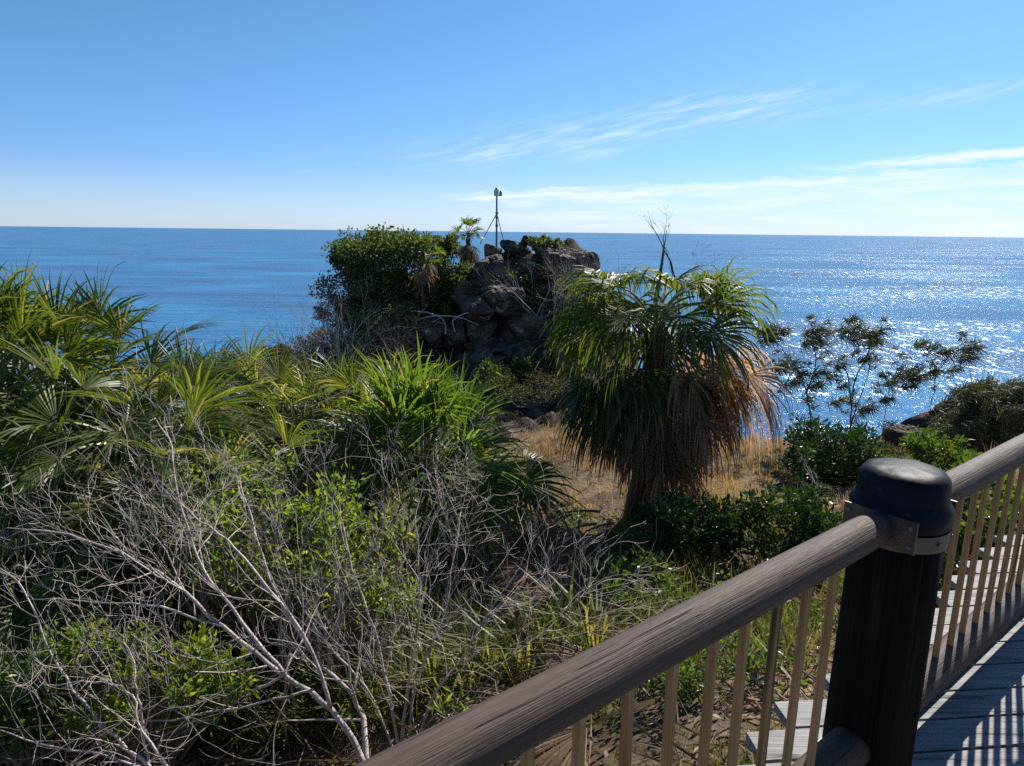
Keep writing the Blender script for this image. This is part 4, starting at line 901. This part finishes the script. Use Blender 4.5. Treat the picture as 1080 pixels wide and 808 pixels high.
# ------------------------------------------------------------------ casuarinas on the right
def needles(lf, p, size, n, lean):
    """a tuft of fine drooping branchlets, swept to one side by the sea wind"""
    for k in range(n):
        g1 = U(-1, 1); o = p + (rv() * .26 * U(.3, 1) + (lean + V3((0, 0, -.1))).normalized() * g1 * .5) * size
        d = (rv() * .55 + lean * 1.2 + V3((0, 0, -.12))).normalized(); s = d.cross(rv()).normalized() * U(.005, .009); ln = size * U(.35, .9)
        m_ = o + d * ln * .55; e = o + d * ln + V3((.05 * ln, 0, -.28 * ln))
        lf.add([o - s, o + s, m_ + s, e, m_ - s], [(0, 1, 2, 4), (4, 2, 3)])
def casuarina(label, stems, Y, clumps, base=None, r=.022, size=.36, n=150):
    first = at(stems[0][0][0], stems[0][0][1], Y); bs = base or on(first.x, first.y)
    t = thing('casuarina', label, 'tree', bs, 'casuarinas on the right'); tr = MB(); lf = MB(); lean = V3((.38, 0, .22)); ends = []
    for st in stems:
        pts = pxp(st, Y, Y); 
        if st is stems[0]: pts = [bs + V3((0, 0, -.05))] + pts[1:]
        limb_path(tr, pts, r, r * .35, ends, 5, (.2, .45), 1, 6)
    for (u, v, s) in clumps: 
        p = at(u, v, Y + U(-.3, .3))
        near = min((e[0] for e in ends), key=lambda e: (e - p).length); tube(tr, [near, near.lerp(p, .5) + rv() * .05, p], [.006, .005, .003], 3, cap=False)
        needles(lf, p, size * s, int(n * s), lean)
    for (p, d, l) in ends:
        if U(0, 1) < .6: needles(lf, p, size * U(.3, .6), n // 6, lean)
    tr.build('trunk', M['twig_dark'], t, smooth=True); lf.build('foliage', M['needle'], t)
casuarina('wispy casuarina sapling nearest the lone palm, leaning left with sparse needle tufts', [[(853, 480), (855, 440), (848, 405), (838, 385), (820, 362)], [(850, 415), (860, 385), (858, 360)], [(848, 405), (840, 390), (832, 398)]], 12.5, [(806, 350, 1.0), (822, 352, .8), (808, 360, .8), (857, 352, 1.1), (852, 362, .8), (862, 395, .9), (858, 408, .8), (845, 395, .6), (822, 388, .7), (833, 405, .9), (850, 422, .6)])
casuarina('wispy casuarina sapling with two upright stems in the middle of the glitter', [[(896, 480), (898, 430), (902, 400), (915, 375), (920, 355)], [(898, 430), (895, 400), (888, 385), (882, 378)], [(896, 455), (905, 425), (914, 400)]], 12.8, [(895, 350, 1.2), (905, 356, .9), (897, 338, .7), (922, 352, .9), (920, 362, .9), (885, 386, .6), (876, 398, .6), (910, 380, .6), (882, 424, .8), (914, 432, .8), (887, 408, .5)])
casuarina('faint thin casuarina sapling left of the brown cliff rock', [[(930, 490), (932, 455), (936, 420), (944, 395), (955, 380)], [(936, 425), (950, 405), (962, 395)]], 13.2, [(938, 405, .8), (952, 395, .9), (963, 400, .9), (934, 422, .7), (958, 408, .7), (932, 396, .6)], r=.013)
casuarina('casuarina sapling with high tufts in front of the brown cliff rock', [[(975, 480), (980, 440), (985, 415), (1000, 390), (1018, 372)], [(985, 415), (988, 395), (1004, 372)]], 13.6, [(970, 363, .7), (983, 367, .7), (1000, 372, .8), (1022, 368, 1.0), (1018, 378, .9), (1006, 390, .6), (962, 398, .6)], r=.013)
c = at(1062, 446, 16); b = on(c.x, c.y)
t = thing('casuarina', 'bushy grey green casuarina crowding the right edge above the handrail', 'tree', b, 'casuarinas on the right'); tr = MB(); lf = MB()
for k in range(150):
    d = rv(); p = c + V3((d.x * 1.6, d.y * 1.3, d.z * 1.05)) * U(.3, 1) ** .5
    m_ = b.lerp(p, .5) + rv() * .25; tube(tr, [b + V3((0, 0, -.1)), b.lerp(m_, .6), m_, p], [.035, .025, .016, .005], 4, cap=False)
    needles(lf, p, U(.35, .6), 130, V3((.3, 0, .25)))
tr.build('trunk', M['twig_dark'], t); lf.build('foliage', M['needle'], t)
# dead tree top behind the lone palm
q = at(712, 330, pb.y + 1.2); t = thing('dead_tree', 'bare black twigs of a dead sapling sticking out above the lone palm crown', 'dead tree', on(q.x, q.y)); mb = MB(); tips = []
limb_path(mb, [on(q.x, q.y)] + pxp([(716, 400), (716, 330), (710, 285), (700, 262), (692, 246), (686, 238)], pb.y + 1.2, pb.y + 1.2), .02, .004, tips, 4, (.12, .25), 1, 5)
limb_path(mb, pxp([(716, 320), (722, 298), (730, 285), (742, 280)], pb.y + 1.2, pb.y + 1.2), .010, .003, tips, 5, (.12, .25), 2, 4)
limb_path(mb, pxp([(712, 300), (706, 275), (700, 255), (702, 240)], pb.y + 1.2, pb.y + 1.2), .008, .003, tips, 5, (.1, .2), 2, 4)
mb.build('branches', M['twig_dark'], t)

# ------------------------------------------------------------------ output settings
vs_ = sc.view_settings; vs_.view_transform = 'Standard'; vs_.look = 'None'; vs_.exposure = .84; vs_.gamma = 1
sc.cycles.use_denoising = False; sc.cycles.max_bounces = 8; sc.cycles.transparent_max_bounces = 8
sc.cycles.sample_clamp_indirect = 8; sc.cycles.sample_clamp_direct = 10
